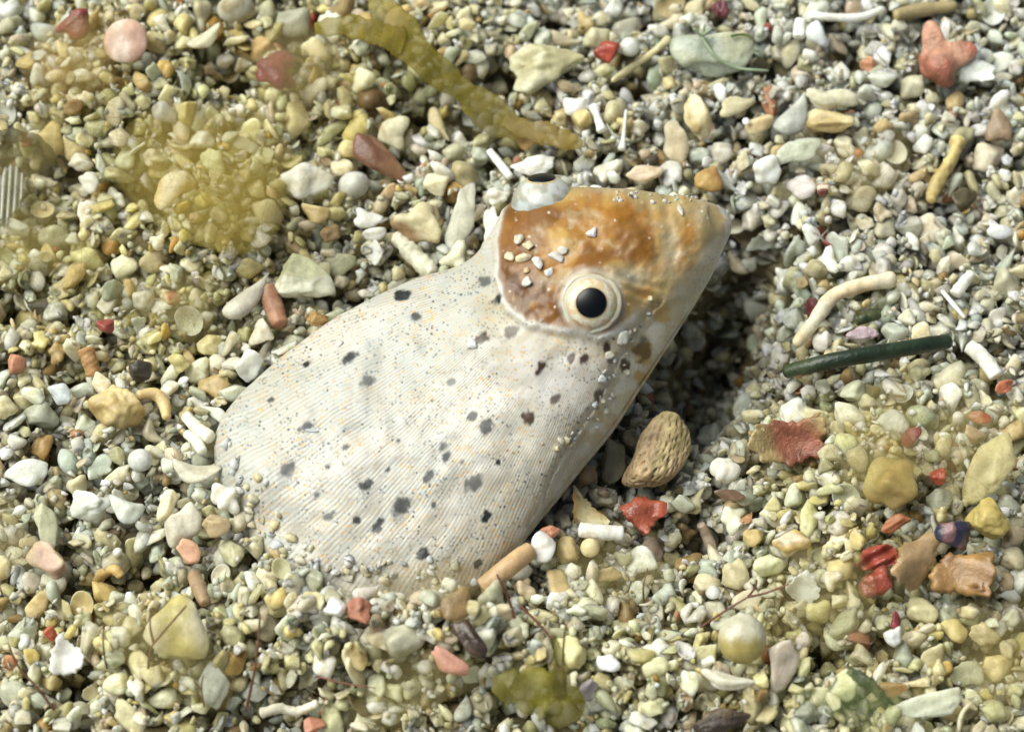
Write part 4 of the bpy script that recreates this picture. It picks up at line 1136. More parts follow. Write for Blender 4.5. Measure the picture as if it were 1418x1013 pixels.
rod('coral_rod', CF, 'pinkish brown tube under the long pale cone', 'pinkish brown tube', [(370, 398), (378, 422), (388, 450)], [26, 28, 24], (196, 156, 128), (180, 130, 100), 0.9, 0.05, ends=0.95)
piece('coral_grain', SG, 'ochre nugget at the upper edge of the body', 'ochre nugget by the body', 'crag', 440, 440, 32, 22, -10, 0.8, (190, 152, 84), None, 1.6)
piece('coral_grain', SG, 'white faceted block at the left upper edge of the body', 'white faceted block', 'chip', 346, 505, 42, 44, -20, 0.8, (226, 226, 218), None, 0.9)
piece('coral_grain', SG, 'cream egg-shaped grain below the pinkish brown tube', 'cream egg grain', 'pebble', 362, 460, 36, 38, 0, 0.9, (216, 208, 188), None, 0.8)
rod('coral_rod', CF, 'white finger-like rod left of the body edge', 'white finger-like rod', [(257, 575), (273, 592), (292, 606)], [16, 19, 18], (238, 232, 214), None, 1.0, 0.06)
rod('coral_rod', CF, 'second white rod lying just below the finger-like rod', 'second white rod', [(258, 600), (271, 610), (281, 626)], [13, 16, 14], (236, 232, 218), None, 1.0, 0.06)
piece('coral_grain', SG, 'small white pearl left of the pointed oval shell', 'small white pearl', 'sphere', 194, 637, 34, 32, 0, 0.9, (224, 226, 220), None, 1.1, gloss=0.8)
piece('coral_chip', 'chip', 'small orange red scrap in the left middle sand', 'orange red scrap', 'crag', 237, 413, 26, 22, 30, 0.8, (200, 96, 56), (200, 180, 140), 1.6)
rod('coral_rod', CF, 'short orange tan rod in the left middle sand', 'orange tan rod', [(118, 482), (124, 500), (130, 518)], [24, 22, 24], (206, 160, 104), None, 1.2, 0.1)
piece('coral_grain', SG, 'salmon bead near the left edge', 'salmon bead', 'pebble', 24, 504, 26, 28, 0, 0.9, (210, 150, 116), None, 1.2)
piece('coral_grain', SG, 'blurred dull red grain above the orange tan rod', 'dull red grain', 'pebble', 145, 451, 26, 22, 0, 0.9, (176, 70, 54), None, 1.8)
piece('coral_fragment', CF, 'pale grey oval pebble with one rust brown spot', 'rust spotted pebble', 'pebble', 254, 728, 50, 66, 20, 0.6, (208, 202, 184), None, 1.0)
rod('coral_rod', CF, 'arched ochre cream piece in the lower left', 'arched ochre piece', [(132, 812), (142, 794), (158, 788), (168, 798)], [13, 16, 14, 13], (222, 188, 120), None, 1.2, 0.1)
piece('coral_fragment', CF, 'pale salmon chip below the rust spotted pebble', 'pale salmon chip', 'chip', 262, 764, 36, 30, 30, 0.7, (224, 176, 146), None, 1.1)
rod('coral_rod', CF, 'dull brown rod below the pale salmon chip', 'dull brown rod', [(268, 795), (276, 815), (284, 836)], [18, 20, 14], (168, 142, 112), None, 1.1, 0.08)
piece('coral_grain', SG, 'bright white cube chunk left of the body end', 'white cube chunk', 'knot', 312, 690, 40, 44, 0, 0.8, (240, 236, 222), None, 1.0)
piece('coral_grain', SG, 'tan square block beside the white cube chunk', 'tan square block', 'chip', 300, 728, 38, 34, 10, 0.8, (196, 176, 140), None, 0.9)
piece('coral_fragment', CF, 'white bumpy shell lump in the left lower sand', 'white bumpy lump', 'crag', 124, 702, 58, 40, 10, 0.7, (226, 228, 216), None, 1.1)
piece('shell_fragment', SF, 'smooth pale oval shell right of the white bumpy lump', 'smooth pale oval', 'bean', 172, 706, 54, 38, 12, 0.6, (210, 214, 202), None, 1.0, gloss=0.8)
piece('shell_fragment', SF, 'pointed cream seed-like shell right of the smooth pale oval', 'seed-like shell', 'bean', 230, 700, 24, 48, 28, 0.7, (232, 222, 186), None, 1.1)
piece('coral_grain', SG, 'cream and pink large pebble at the lower left', 'cream pink pebble', 'pebble', 66, 775, 58, 46, 20, 0.7, (216, 200, 164), (210, 180, 160), 1.0)
piece('shell_fragment', SF, 'grey thin leaf-like flake above the cream pink pebble', 'grey leaf-like flake', 'flake', 66, 728, 30, 70, -18, 0.3, (184, 184, 154), None, 1.2)

# ------------------------------------------------------------------ algae blades
def blade(name, label, short, pts, widths, lifts, c1, c2, thick=0.25, cat='algae', n=44):
    sd_ = nseed(); r = np.random.RandomState(sd_)
    W = np.array([hit(x, y, 0) + np.array([0, 0, l * MM]) for (x, y), l in zip(pts, lifts)])
    # re-project after the lift so the blade stays over its pixels
    W = np.array([at_z(x, y, w[2]) for (x, y), w in zip(pts, W)])
    ctl = catmull(np.concatenate([W, np.array(widths)[:, None] / 2 * PX], 1), n)
    Pc, R_ = ctl[:, :3], ctl[:, 3]
    T = np.gradient(Pc, axis=0); T /= np.linalg.norm(T, axis=1)[:, None]
    S = np.cross(T, F_Z); S /= np.linalg.norm(S, axis=1)[:, None]; U = np.cross(S, T)
    m = 11
    v = np.linspace(-1, 1, m)
    wob = 1 + 0.10 * np.sin(np.arange(n) * 0.6 + r.uniform(0, 6)) + 0.06 * r.normal(size=n)
    top = Pc[:, None] + S[:, None] * (v[None, :, None] * (R_ * wob)[:, None, None]) + U[:, None] * ((0.14 * (1 - v ** 2))[None] * R_[:, None] + 0.10 * R_[:, None] * np.sin(np.arange(n) * 0.5)[:, None] * v[None])[:, :, None]
    prof = np.sqrt(np.clip(1 - v ** 2, 0.02, 1))
    bot = top - U[:, None] * (thick * MM * prof)[None, :, None]
    V = np.concatenate([top.reshape(-1, 3), bot.reshape(-1, 3)])
    it = np.arange(n * m).reshape(n, m); ib = it + n * m
    Fs = [np.stack([it[:-1, :-1], it[:-1, 1:], it[1:, 1:], it[1:, :-1]], -1).reshape(-1, 4),
          np.stack([ib[:-1, :-1], ib[1:, :-1], ib[1:, 1:], ib[:-1, 1:]], -1).reshape(-1, 4),
          np.stack([it[:-1, 0], it[1:, 0], ib[1:, 0], ib[:-1, 0]], -1), np.stack([it[:-1, -1], ib[:-1, -1], ib[1:, -1], it[1:, -1]], -1),
          np.stack([it[0, :-1], ib[0, :-1], ib[0, 1:], it[0, 1:]], -1), np.stack([it[-1, :-1], it[-1, 1:], ib[-1, 1:], ib[-1, :-1]], -1)]
    F = np.concatenate(Fs)
    U_ = (V - V.mean(0)) / np.abs(V - V.mean(0)).max()
    cc = two_tone(U_, lin(c1), lin(c2), sd_, 3.0, 0.5)
    return finish(name, V, F, cc, M_BLADE, label, cat, short, occ=False)

blade('seaweed', 'long translucent olive seaweed blade slanting from the top edge', 'olive blade',
      [(520, -12), (545, 35), (590, 85), (640, 125), (690, 165), (725, 182)], [28, 54, 46, 38, 54, 22], [5, 4.5, 3.6, 3.0, 2.2, 1.8], (222, 204, 74), (190, 172, 74))
blade('seaweed', 'blurred olive side frond pointing left from the olive blade', 'olive side frond',
      [(560, 60), (520, 45), (480, 36), (436, 40)], [40, 36, 34, 18], [4.2, 4.6, 5, 5.4], (216, 196, 66), (190, 170, 66))
blade('seaweed', 'smooth mustard finger tip of seaweed pointing right', 'olive finger',
      [(698, 166), (725, 178), (760, 186), (790, 196), (807, 199)], [22, 28, 32, 26, 8], [2.6, 2.8, 2.8, 2.6, 2.4], (218, 186, 84), (196, 172, 80), thick=0.9)
blade('seaweed', 'dark olive curved strip at the left edge', 'curved strip at left edge',
      [(-12, 190), (20, 188), (52, 196), (70, 214), (78, 232)], [18, 20, 16, 12, 6], [3.6, 3.4, 3.0, 2.4, 1.8], (112, 104, 40), (134, 120, 54))
blade('seaweed', 'bright olive triangular frond at the bottom middle', 'olive triangle frond',
      [(682, 946), (715, 952), (750, 958), (775, 972), (790, 1000)], [22, 52, 60, 64, 40], [3.0, 3.4, 3.6, 3.4, 3.0], (206, 196, 44), (176, 166, 56))
blade('seaweed', 'narrow upright olive strip above the triangular frond', 'upright olive strip',
      [(772, 965), (776, 935), (774, 905), (768, 885)], [16, 20, 14, 6], [3.8, 4.4, 5.0, 5.4], (168, 156, 60), (150, 136, 62))
blade('seaweed', 'dark teal weed scrap near the bottom right', 'teal weed scrap',
      [(1172, 925), (1195, 940), (1215, 956), (1230, 975)], [10, 16, 14, 8], [1.6, 1.8, 1.6, 1.4], (40, 62, 46), (58, 84, 62))

# ------------------------------------------------------------------ fine red twigs
def twig(label, short, paths, w, c1, lifts=(2.0, 5.0), name='red_twig', cat='seaweed', mat=None):
    """branched hair-thin alga; paths in photo pixels, rising from the sand"""
    Vs, Fq, Ft, off = [], [], [], 0
    for pth, (l0, l1) in paths:
        n = 14
        k = len(pth)
        W = np.array([hit(x, y, 0) for x, y in pth])
        zz = W[:, 2].mean() / MM
        W = np.array([at_z(x, y, (zz + l0 + (l1 - l0) * i / (k - 1)) * MM) for i, (x, y) in enumerate(pth)])
        Pc = catmull(W, n)
        V, F = tube(Pc, np.linspace(w, w * 0.6, n) * 0.75 / 2 * PX, 7, 0.12, nseed())
        Vs.append(V); Fq.append(F[0] + off); Ft.append(F[1] + off); off += len(V)
    V = np.concatenate(Vs)
    return finish(name, V, [np.concatenate(Fq), np.concatenate(Ft)], lin(c1), mat or M_TWIG, label, cat, short, occ=False)

twig('thin dark red twig forking like a Y over the yellow shell', 'forked red twig', [([(205, 925), (208, 900), (213, 890)], (1, 3)), ([(213, 890), (208, 868), (209, 842)], (3, 5)), ([(213, 890), (232, 868), (258, 838)], (3, 5))], 5, (146, 98, 74))
twig('single thin red twig standing between yellow shell and white shield', 'lone red twig', [([(148, 925), (143, 895), (144, 862)], (1, 4))], 4, (124, 76, 56))
twig('long curved red twig in the bottom left corner', 'long curved twig', [([(75, 982), (50, 950), (25, 922), (12, 892)], (1, 4))], 5, (148, 100, 76))
twig('upright reddish twig left of the rough salmon lump', 'upright reddish twig', [([(340, 985), (350, 940), (357, 895), (360, 850)], (1, 5))], 6, (132, 80, 60))
twig('short red twig beside the grey blue flake', 'short red twig', [([(283, 978), (279, 955), (281, 935)], (1, 3)), ([(279, 955), (268, 942)], (2, 3))], 4, (130, 84, 60))
twig('horizontal red thread near the bottom middle', 'horizontal red thread', [([(440, 936), (475, 945), (520, 952)], (2, 3))], 4, (140, 74, 54))
twig('dark red twig rising beside the beige tube', 'twig by beige tube', [([(716, 870), (708, 840), (700, 820), (688, 795)], (1, 5)), ([(720, 838), (745, 862), (765, 885)], (3, 2))], 6, (140, 88, 72))
twig('straight brown red twig beside the olive triangular frond', 'straight brown twig', [([(784, 962), (781, 935), (780, 900), (784, 862)], (1, 6))], 5, (142, 94, 66))
twig('branched red twig above the pearly bead', 'branched red twig', [([(970, 868), (1000, 848), (1036, 826)], (1, 3)), ([(1036, 826), (1062, 820), (1092, 808)], (3, 4)), ([(1036, 826), (1046, 812), (1048, 802)], (3, 4))], 5, (136, 74, 58))
twig('faint red twig below the orange curled shell', 'faint red twig', [([(892, 838), (891, 812), (897, 786)], (1, 4))], 4, (140, 90, 70))
twig('pale blue green thread splayed over the large rounded shell', 'pale green thread', [([(972, 50), (990, 78), (1020, 94), (1064, 98)], (3.5, 2.5)), ([(972, 50), (960, 40)], (3.5, 4)), ([(972, 50), (976, 34)], (3.5, 4)), ([(972, 50), (985, 40)], (3.5, 4))], 8, (178, 196, 170), name='algae_thread')
twig('short bright green thread above the large rounded shell', 'bright green thread', [([(1012, 50), (1030, 48), (1042, 54)], (3.2, 3.0))], 6, (120, 150, 50), name='algae_thread')

# ------------------------------------------------------------------ soft algae tufts
def tuft(label, px, py, rx, ry, hgt, n, c1, c2, dens=0.24, w=1.0, name='algae_tuft'):
    sd_ = nseed(); r = np.random.RandomState(sd_)
    c0 = hit(px, py, 0)
    V, F, Cc, off = [], [], [], 0
    K = 8; sg = 3
    a = np.linspace(0, 2 * math.pi, sg, endpoint=False)
    n = int(n * 0.25)
    for i in range(n):
        t = r.uniform(0, 6.28); q_ = math.sqrt(r.uniform(0, 1))
        bx, by = px + rx * 0.75 * q_ * math.cos(t), py + ry * 0.75 * q_ * math.sin(t) + hgt * 0.22 / PX * MM * 0.8
        b = hit(bx, by, 0.2)
        L = hgt * r.uniform(0.35, 0.95) * MM
        d = np.array([r.normal(0, 0.5) + 0.4 * math.cos(t) * q_, r.normal(0, 0.5) - 0.4 * math.sin(t) * q_, 1.0]); d /= np.linalg.norm(d)
        bend = np.array([r.normal(0, 0.6), r.normal(0, 0.6), r.normal(-0.25, 0.3)])
        s = np.linspace(0, 1, K)[:, None]
        pts = b + d * L * s + bend * L * s ** 2 * 0.7 + np.stack([np.sin(s[:, 0] * 7 + r.uniform(0, 6)) * 0.06 * L, np.cos(s[:, 0] * 6 + r.uniform(0, 6)) * 0.06 * L, 0 * s[:, 0]], 1)
        rd_ = (w * r.uniform(0.6, 1.3) / 2 * PX) * (1 - 0.6 * s[:, 0])
        ring = np.stack([np.cos(a), np.sin(a), np.zeros(sg)], 1)
        side = np.stack([np.cos(a), np.sin(a) * 0.9, np.sin(a) * 0.4], 1)
        v = pts[:, None] + side[None] * rd_[:, None, None]
        V.append(v.reshape(-1, 3))
        idx = np.arange(K * sg).reshape(K, sg) + off
        F.append(np.stack([idx[:-1], np.roll(idx, -1, 1)[:-1], np.roll(idx, -1, 1)[1:], idx[1:]], -1).reshape(-1, 4))
        k = r.uniform()
        Cc.append(np.tile((lin(c1) * (1 - k) + lin(c2) * k) * 1.35, (K * sg, 1)))
        off += K * sg
    V = np.concatenate(V)
    root = bpy.data.objects.new(name, None); root.empty_display_size = 0.002
    root.location = c0.tolist(); COL.objects.link(root)
    tag(root, label, 'algae', 'fuzzy algae tufts growing on the sand')
    link('filaments', mesh_np('filaments', V - c0, np.concatenate(F), np.concatenate(Cc)), M_FUZZ, root)
    # soft film of slime between the filaments
    B, Fb = shape('nub', sd_ + 7000, 3)
    B = B * np.array([rx * 1.2, ry * 1.2 / math.cos(TILT), 0]) * PX + np.stack([0 * B[:, 0], 0 * B[:, 0], B[:, 2] * hgt * 0.36 * MM], 1)
    sl = link('slime', mesh_np('slime', B + np.array([0, 0, (hgt * 0.48 + 1.0) * MM]), Fb), M_SLIME, root)
    cs = lin(c1) * 0.5 + lin(c2) * 0.5
    sl.color = (*[float(v) for v in (cs / cs.max()) ** (0.75 + (dens - 0.24) * 1.2) * 0.84], dens)
    return root
OL1, OL2 = (158, 140, 62), (196, 180, 116)
tuft('large fuzzy olive algae tuft left of the crumpled white lump', 290, 290, 105, 85, 9, 420, (140, 126, 40), (176, 158, 80), 0.45)
tuft('fuzzy ochre algae tuft below the pink shell disc', 120, 115, 70, 50, 8, 220, (150, 122, 50), (186, 160, 84), 0.36)
tuft('pale fuzzy tuft around the raspberry red lump', 420, 130, 60, 70, 7, 160, OL2, (170, 150, 90))
tuft('fuzzy tuft at the far left edge below the curved strip', 40, 260, 50, 60, 7, 160, (150, 134, 66), OL2)
tuft('fuzzy green tuft below the left upper sand mound', 70, 370, 80, 45, 7, 180, (150, 138, 60), OL2, 0.34)
tuft('pale fuzzy tuft left of the long pale cone', 230, 450, 70, 45, 6, 150, OL2, (160, 146, 84))
tuft('fuzzy yellow tuft on the small mound right of the muzzle', 1185, 250, 62, 45, 6, 170, OL2, (170, 152, 90))
tuft('fuzzy yellow tuft right of the jagged orange shell', 1200, 640, 70, 62, 7, 260, (166, 148, 80), OL2, 0.30)
tuft('fuzzy tuft between the orange shell pair and the right edge', 1340, 640, 66, 66, 7, 180, OL1, OL2)
tuft('fuzzy cream tuft fringing the buried end of the fish', 585, 822, 95, 26, 5, 220, (206, 184, 128), (190, 164, 104))
tuft('fuzzy olive tuft beneath the yellow rimmed shell', 240, 930, 80, 60, 6, 200, (168, 152, 66), OL2)
tuft('fuzzy olive tuft right of the twig by the tube', 850, 815, 75, 40, 6, 160, (160, 144, 74), OL2)
tuft('fuzzy tuft in the sand below the star-like flake', 1120, 850, 70, 60, 6, 150, OL2, (170, 152, 96))
tuft('fuzzy tuft filling the bottom right corner', 1385, 930, 70, 80, 7, 200, (166, 140, 66), OL2)
tuft('fuzzy tuft at the bottom edge left of centre', 580, 975, 80, 50, 6, 150, (160, 146, 84), OL2)
tuft('fuzzy blue green tuft at the bottom edge, lower right', 1165, 992, 62, 32, 5, 170, (74, 104, 76), (150, 158, 96))
tuft('fuzzy yellow tuft at the left edge of the lower sand', 14, 770, 40, 60, 6, 120, (176, 152, 50), OL2)

# ------------------------------------------------------------------ grains stuck on the fish
def fish_grain(px, py, w, h, ang_, colr, label, kind='chip'):
    sd_ = nseed()
    V, F = shape(kind, sd_, 2)
    p, n = skin_point(px, py)
    z = Vector(n.tolist()); Mx = np.array(z.to_track_quat('Z', 'Y').to_matrix())
    V = (V * np.array([w, h, min(w, h) * 0.6]) / 2 * PX) @ rotm((0, 0, 1), math.radians(ang_)).T @ Mx.T + p + n * min(w, h) * 0.16 * PX
    finish('sand_grain', V, F, np.concatenate([lin(colr), [0.6]]), M_GRAIN, label, 'grain', None, None, False, 'sand grains stuck on the fish')
fish_grain(822, 325, 17, 14, 20, (240, 240, 240), 'bright white grain alone in the middle of the amber head')
fish_grain(722, 336, 17, 16, 50, (214, 206, 188), 'topmost dull grain of the cluster on the head')
fish_grain(734, 343, 13, 17, -30, (222, 208, 170), 'yellowish grain right of the topmost in the head cluster')
fish_grain(710, 361, 14, 17, -30, (222, 208, 176), 'leftmost yellowish grain of the head cluster')
fish_grain(727, 362, 18, 22, -10, (226, 214, 182), 'largest cream grain in the centre of the head cluster')
fish_grain(748, 368, 14, 20, -25, (226, 222, 214), 'pale oval grain right of the head cluster centre')
fish_grain(772, 358, 24, 12, 25, (224, 220, 212), 'long pale grain at the right of the head cluster')
fish_grain(781, 350, 14, 12, 10, (222, 214, 204), 'small grain touching the long pale grain on the head')
fish_grain(762, 380, 13, 16, -10, (240, 240, 240), 'bright white grain between head cluster and near eye')
fish_grain(733, 395, 14, 15, 20, (228, 218, 208), 'lowest round grain on the dark back of the head')
fish_grain(732, 378, 9, 10, 0, (206, 176, 140), 'tiny tan grain below the head cluster centre', 'pebble')
fish_grain(655, 478, 18, 15, 0, (238, 238, 234), 'white angular grain on the body just behind the head')
fish_grain(471, 476, 11, 10, 0, (228, 218, 206), 'tiny white grain near the top of the pale body')
fish_grain(432, 596, 20, 5, 55, (216, 220, 214), 'thin pale splinter lying on the left of the body', 'rod')
fish_grain(862, 468, 22, 18, 30, (216, 216, 204), 'glassy grain on the cheek below the near eye')
fish_grain(845, 492, 12, 12, 0, (220, 216, 200), 'small grain on the cheek under the glassy grain')
fish_grain(834, 524, 12, 16, 20, (216, 220, 220), 'bluish grain in the jaw groove')
fish_grain(655, 805, 10, 12, 0, (226, 230, 236), 'tiny bluish grain at the lowest corner of the body')
fish_grain(941, 292, 22, 8, -15, (214, 212, 200), 'thin glassy flake on the muzzle', 'flake')
fish_grain(875, 276, 4, 10, 30, (70, 50, 40), 'tiny dark brown speck on the upper edge of the head', 'rod')

# fine grit clinging along the jaw groove, on the cheek and at the rim of the body
def dusting():
    r = np.random.RandomState(12)
    libs = [shape('hull', 6100 + k, 1) for k in range(8)]
    Vs, Fs, Cs, off = [], [], [], 0
    spots = []
    for _ in range(34):
        k = r.randint(len(JAW) - 3); t = r.uniform()
        x = JAW[k][0] * (1 - t) + JAW[k + 1][0] * t + r.normal(0, 7); y = JAW[k][1] * (1 - t) + JAW[k + 1][1] * t + r.normal(0, 7)
        spots.append((x, y, r.uniform(4, 12)))
    for _ in range(30):
        spots.append((r.uniform(840, 960), r.uniform(268, 282), r.uniform(3, 8)))
    RIM = [(312, 610), (325, 690), (352, 745), (400, 778), (460, 792), (540, 800), (620, 806)]
    for _ in range(80):
        k = r.randint(len(RIM) - 1); t = r.uniform()
        spots.append((RIM[k][0] * (1 - t) + RIM[k + 1][0] * t + abs(r.normal(0, 20)), RIM[k][1] * (1 - t) + RIM[k + 1][1] * t + 8 - abs(r.normal(0, 20)), r.uniform(7, 20)))
    for _ in range(60):
        spots.append((r.uniform(360, 780), r.uniform(430, 780), r.uniform(2, 4.5)))
    for (x, y, d) in spots:
        d_ = np.hypot(X - x, Y - y) + (1 - upm) * 1e4
        if d_.min() > 4: continue
        p, n = skin_point(x, y)
        V, F = libs[r.randint(8)]
        W = (V * np.array([1, r.uniform(.6, 1), r.uniform(.4, .8)]) * d / 2 * PX) @ flat_rot(r, 0.6).T + p + n * d * 0.1 * PX
        Vs.append(W); Fs.append(F + off); off += len(V)
        Cs.append(np.tile(np.concatenate([lin([(232, 228, 214), (214, 206, 178), (206, 210, 204), (222, 204, 160)][r.randint(4)]), [0.6]]), (len(V), 1)))
    o = link('grit', mesh_np('grit', np.concatenate(Vs), np.concatenate(Fs), np.concatenate(Cs)), M_MASS)
    tag(o, 'fine pale grit clinging to the jaw groove and body rim', 'sand', None, 'stuff')
def flat_rot(r, t=0.4):
    return rotm((0, 0, 1), r.uniform(0, 6.28)) @ rotm((1, 0, 0), r.normal(0, t)) @ rotm((0, 1, 0), r.normal(0, t))
dusting()

# ------------------------------------------------------------------ sand: palette
PAL = [  # colour, weight, word
    ((226, 219, 196), 22, 'cream'), ((210, 204, 178), 13, 'straw coloured'), ((242, 241, 234), 24, 'white'), ((212, 217, 209), 21, 'grey white'),
    ((192, 187, 156), 7, 'olive cream'), ((190, 196, 186), 10, 'translucent grey'), ((214, 195, 150), 3.5, 'pale ochre'), ((194, 174, 138), 2, 'tan'),
    ((208, 190, 172), 2.5, 'pinkish beige'), ((194, 156, 90), 0.8, 'ochre'), ((146, 126, 96), 1.0, 'brown'), ((202, 146, 118), 0.5, 'salmon'), ((92, 86, 68), 0.6, 'dark grey'), ((168, 62, 46), 0.15, 'red')]
PW = np.array([p[1] for p in PAL], float); PW /= PW.sum()
PC = np.array([lin(p[0]) for p in PAL])
FILM = [(250, 250, 320, 260, .85), (450, 80, 260, 120, .6), (1190, 700, 180, 200, .6), (1150, 640, 90, 90, .4), (700, 930, 700, 110, .55), (150, 880, 240, 160, .45), (1200, 940, 280, 120, .55), (80, 450, 180, 120, .5)]
def film(px, py):
    f = 0.21
    for (x, y, rx, ry, k) in FILM:
        f = f + k * np.exp(-(((px - x) / rx) ** 2 + ((py - y) / ry) ** 2))
    return np.clip(f, 0, 0.9)
FILMC = lin((194, 182, 120)) / lin((194, 182, 120)).max()
def grain_colour(r, px, py, n):
    k = r.choice(len(PAL), n, p=PW)
    c = PC[k] * r.uniform(0.72, 1.1, (n, 1)) * (1 + r.normal(0, 0.025, (n, 3)))
    f = (film(px, py) * r.uniform(0.2, 1.1, n))[:, None]
    return np.clip(c * (1 - f * 0.8) + c * FILMC * 1.0 * f * 0.8, 0.01, 0.92), k


# ------------------------------------------------------------------ larger grains, one object each
KINDS = [('pebble', 'rounded grain', 17), ('chip', 'angular grain', 20), ('flake', 'flat flake', 15), ('rod', 'stubby rod', 12), ('bean', 'oval grain', 8),
         ('nub', 'knobbly grain', 14), ('crag', 'pitted lump', 14), ('cup', 'curved shell chip', 7), ('horn', 'pointed shard', 4), ('shard', 'jagged shell plate', 9)]
KW = np.array([k[2] for k in KINDS], float); KW /= KW.sum()
MESHLIB = {(k[0], s): shape(k[0], 900 + 31 * i + s, 2) for i, k in enumerate(KINDS) for s in range(7)}
NAMEK = {'pebble': 'coral_grain', 'chip': 'coral_grain', 'flake': 'shell_flake', 'rod': 'coral_rod', 'bean': 'coral_grain', 'nub': 'coral_grain', 'crag': 'coral_grain', 'cup': 'shell_chip', 'horn': 'shell_shard', 'shard': 'shell_plate'}
used = {}
def rnd_rot(r):
    u = r.normal(size=4); u /= np.linalg.norm(u)
    w, x, y, z = u
    return np.array([[1 - 2 * (y * y + z * z), 2 * (x * y - z * w), 2 * (x * z + y * w)], [2 * (x * y + z * w), 1 - 2 * (x * x + z * z), 2 * (y * z - x * w)], [2 * (x * z - y * w), 2 * (y * z + x * w), 1 - 2 * (x * x + y * y)]])

def flat_rot(r, t=0.4):
    return rotm((0, 0, 1), r.uniform(0, 6.28)) @ rotm((1, 0, 0), r.normal(0, t)) @ rotm((0, 1, 0), r.normal(0, t))
ASP = {'pebble': (1, .82, .7), 'chip': (1, .8, .6), 'flake': (1, .75, .22), 'rod': (1, .42, .4), 'bean': (1, .55, .5), 'nub': (1, .85, .75), 'crag': (1, .8, .7), 'cup': (1, .8, .4), 'horn': (1, .45, .35), 'shard': (1, .8, .3)}
def dirword(dx, dy):
    a = math.degrees(math.atan2(-dy, dx)) % 360
    return ['right of', 'above right of', 'above', 'above left of', 'left of', 'below left of', 'below', 'below right of'][int(((a + 22.5) % 360) // 45)]
labels_seen = set(o.get('label') for o in bpy.data.objects)
ra_ = np.random.RandomState(4)
autos = 0; tries = 0
while autos < 215 and tries < 9000:
    tries += 1
    px = ra_.uniform(14, 1404); py = ra_.uniform(14, 1000)
    w = float(np.clip(math.exp(ra_.normal(math.log(41), 0.18)), 32, 60))
    ki = ra_.choice(len(KINDS), p=KW); kind, word, _ = KINDS[ki]
    p = hit(px, py, 0.3)
    asp = ASP[kind]
    z = place(p[0] / MM, p[1] / MM, w / 2 * PX / MM * 0.9, w / 2 * PX / MM * asp[2], 1.5, 0.04, 0.7)
    if z is None:
        continue
    z = max(z, tz(p[0] / MM, p[1] / MM) - 0.2)
    cc, ck = grain_colour(ra_, np.array([px]), np.array([py]), 1)
    cword = PAL[ck[0]][2]
    near = sorted(HEROES, key=lambda h: (h[1] - px) ** 2 + (h[2] - py) ** 2)[:4]
    cand = [f'{cword} {word} just {dirword(px - n[1], py - n[2])} the {n[0]}' for n in near[:2]]
    cand += [f'{cword} {word} between the {near[0][0]} and the {n[0]}' for n in near[1:]]
    lab = next((l for l in cand if l not in labels_seen and len(l.split()) <= 16), None)
    if lab is None:
        continue
    labels_seen.add(lab)
    V, F = MESHLIB[(kind, ra_.randint(7))]
    R = FRAME @ flat_rot(ra_, 0.3)
    pw = at_z(px, py, z * MM)
    Vw = (V * (np.array(asp) * w / 2 * PX)) @ R.T + pw
    finish(NAMEK[kind], Vw, F, np.concatenate([cc[0], [ra_.uniform(0.2, 0.9)]]), M_GRAIN, lab, 'grain' if 'shell' not in NAMEK[kind] else 'shell chip', None, pw, True, 'larger grains of the coral sand')
    autos += 1

# ------------------------------------------------------------------ the rest of the sand as one mass
mid = fill(rg, 15000, 17, 46, math.log(28), 0.3, False, 0.35)
top = fill(rg, 7000, 13, 36, math.log(21), 0.32, True, 0.8, 0.5)
dust = fill(rg, 10000, 6, 13, math.log(9), 0.25, True, 0.7, 0.4)

def build_mass(lists, name):
    r = np.random.RandomState(8)
    libs = {}
    for lv in (0, 1, 2):
        libs[lv] = [(shape(k[0], 3000 + 17 * i + s, lv), ASP[k[0]]) for i, k in enumerate(KINDS) for s in range({'chip': 3, 'flake': 2, 'pebble': 4, 'bean': 2, 'shard': 6}.get(k[0], max(2, int(k[2] / 2.2))))]
        if lv: libs[lv] += [(shape('hull', 5200 + s, lv), (1, r.uniform(.5, .95), r.uniform(.2, .8))) for s in range(26)]
    VV, FF, CC, FL, off = [], [], [], [], 0
    for arr, lv in lists:
        arr = np.array(arr)
        if not len(arr): continue
        n = len(arr)
        pid = r.randint(len(libs[lv]), size=n)
        px, py = project_arr(arr[:, :3] * MM)
        col_, _ = grain_colour(r, px, py, n)
        gl = r.uniform(0.1, 1.0, n)
        for k in range(len(libs[lv])):
            sel = np.where(pid == k)[0]
            if not len(sel): continue
            (V, F), asp = libs[lv][k]
            m = len(sel)
            Rm = np.stack([flat_rot(r, 0.7) for _ in range(m)])
            asp_j = np.array(asp)[None] * r.uniform(0.85, 1.15, (m, 3))
            asp_j /= (asp_j[:, :1] * asp_j[:, 1:2]) ** 0.35
            S = arr[sel, 3][:, None] * asp_j * MM
            W = np.einsum('mij,mvj->mvi', Rm, V[None] * S[:, None]) + arr[sel, None, :3] * MM
            VV.append(W.reshape(-1, 3))
            FF.append((F[None] + (np.arange(m) * len(V))[:, None, None] + off).reshape(-1, 3))
            cfull = np.concatenate([col_[sel], gl[sel, None]], 1)
            CC.append(np.repeat(cfull, len(V), 0))
            FL.append(np.full(m * len(F), bool(lv) and k >= len(libs[lv]) - 26))
            off += m * len(V)
    V = np.concatenate(VV); F = np.concatenate(FF); Cc = np.concatenate(CC)
    me = mesh_np(name, V, F, Cc, True, np.concatenate(FL))
    return link(name, me, M_MASS)

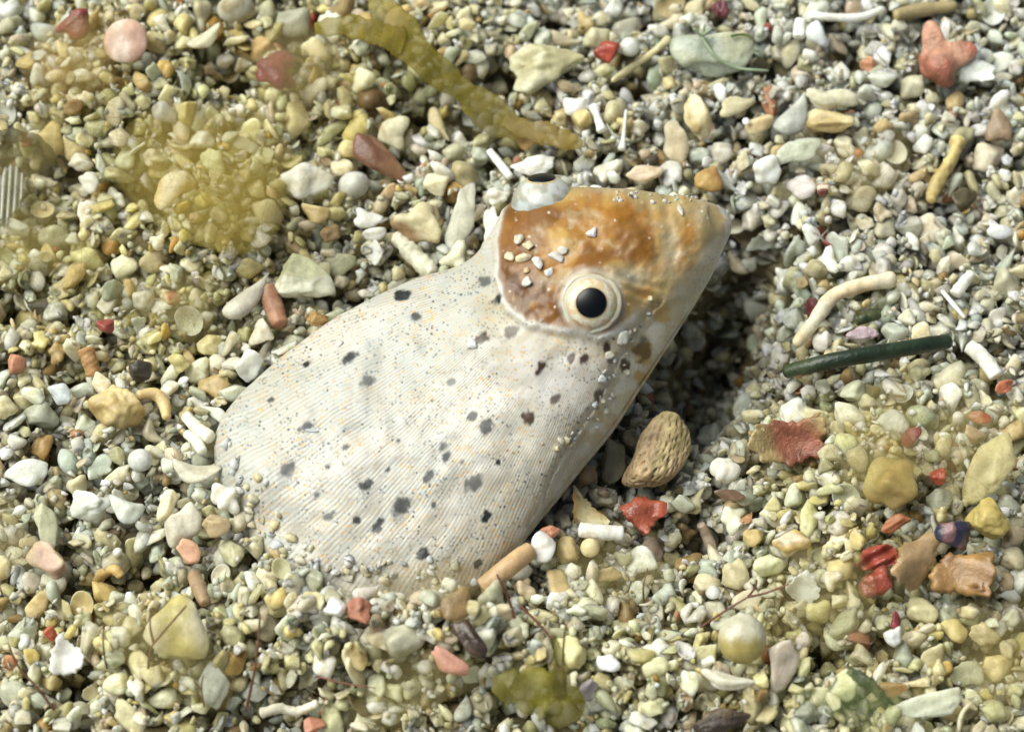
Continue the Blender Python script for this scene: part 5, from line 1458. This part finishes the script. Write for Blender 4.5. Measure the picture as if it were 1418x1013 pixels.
def split(L):
    a, b = [], []
    for g in L:
        px, py = project(np.array(g[:3]) * MM)
        inside = -30 < px < 1448 and -30 < py < 1043
        (a if inside and g[3] > 0.70 else b if inside else c_).append(g)
    return a, b
c_ = []
m2, m1 = split(mid); t2, t1 = split(top)
mass = build_mass([(bed, 0), (m2, 2), (t2, 2), (m1, 1), (t1, 1), (dust, 0), (c_, 0)], 'coral_sand')
tag(mass, 'loose pale coral sand of small mixed grains around the fish', 'sand', None, 'stuff')
print('GRAINS', len(bed), len(mid), len(top), len(dust), 'autos', autos, 'tris', len(mass.data.polygons))

# ------------------------------------------------------------------ seabed below and beyond
def seabed():
    core = np.linspace(-62, 62, 125)
    ext = np.array([66, 72, 80, 95, 120, 160, 230, 350, 600, 1000, 2000, 4000], float)
    ax = np.concatenate([-ext[::-1], core, ext])
    XX, YY = np.meshgrid(ax, ax, indexing='ij')
    Z = terrain(np.clip(XX, -70, 70), np.clip(YY, -70, 70)) - 3.3
    n = len(ax)
    V = np.stack([XX, YY, Z], -1).reshape(-1, 3) * MM
    idx = np.arange(n * n).reshape(n, n)
    F = np.stack([idx[:-1, :-1], idx[1:, :-1], idx[1:, 1:], idx[:-1, 1:]], -1).reshape(-1, 4)
    m, nt, ns, ls, b = new_mat('seabed_sand')
    tc = node(ns, 'ShaderNodeTexCoord')
    vo = node(ns, 'ShaderNodeTexVoronoi'); vo.inputs['Scale'].default_value = 850
    ls.new(tc.outputs['Object'], vo.inputs['Vector'])
    c1 = ramp(ns, ls, vo.outputs['Color'], 0.1, 0.9, (*lin((96, 88, 58)), 1), (*lin((168, 158, 120)), 1))
    ls.new(c1, b.inputs['Base Color'])
    b.inputs['Roughness'].default_value = 0.8
    bu = node(ns, 'ShaderNodeBump'); bu.inputs['Strength'].default_value = 1.0; bu.inputs['Distance'].default_value = 0.0008; bu.invert = True
    ls.new(vo.outputs['Distance'], bu.inputs['Height']); ls.new(bu.outputs[0], b.inputs['Normal'])
    o = link('seabed', mesh_np('seabed', V, F), m)
    tag(o, kind='structure')
    return o
seabed()
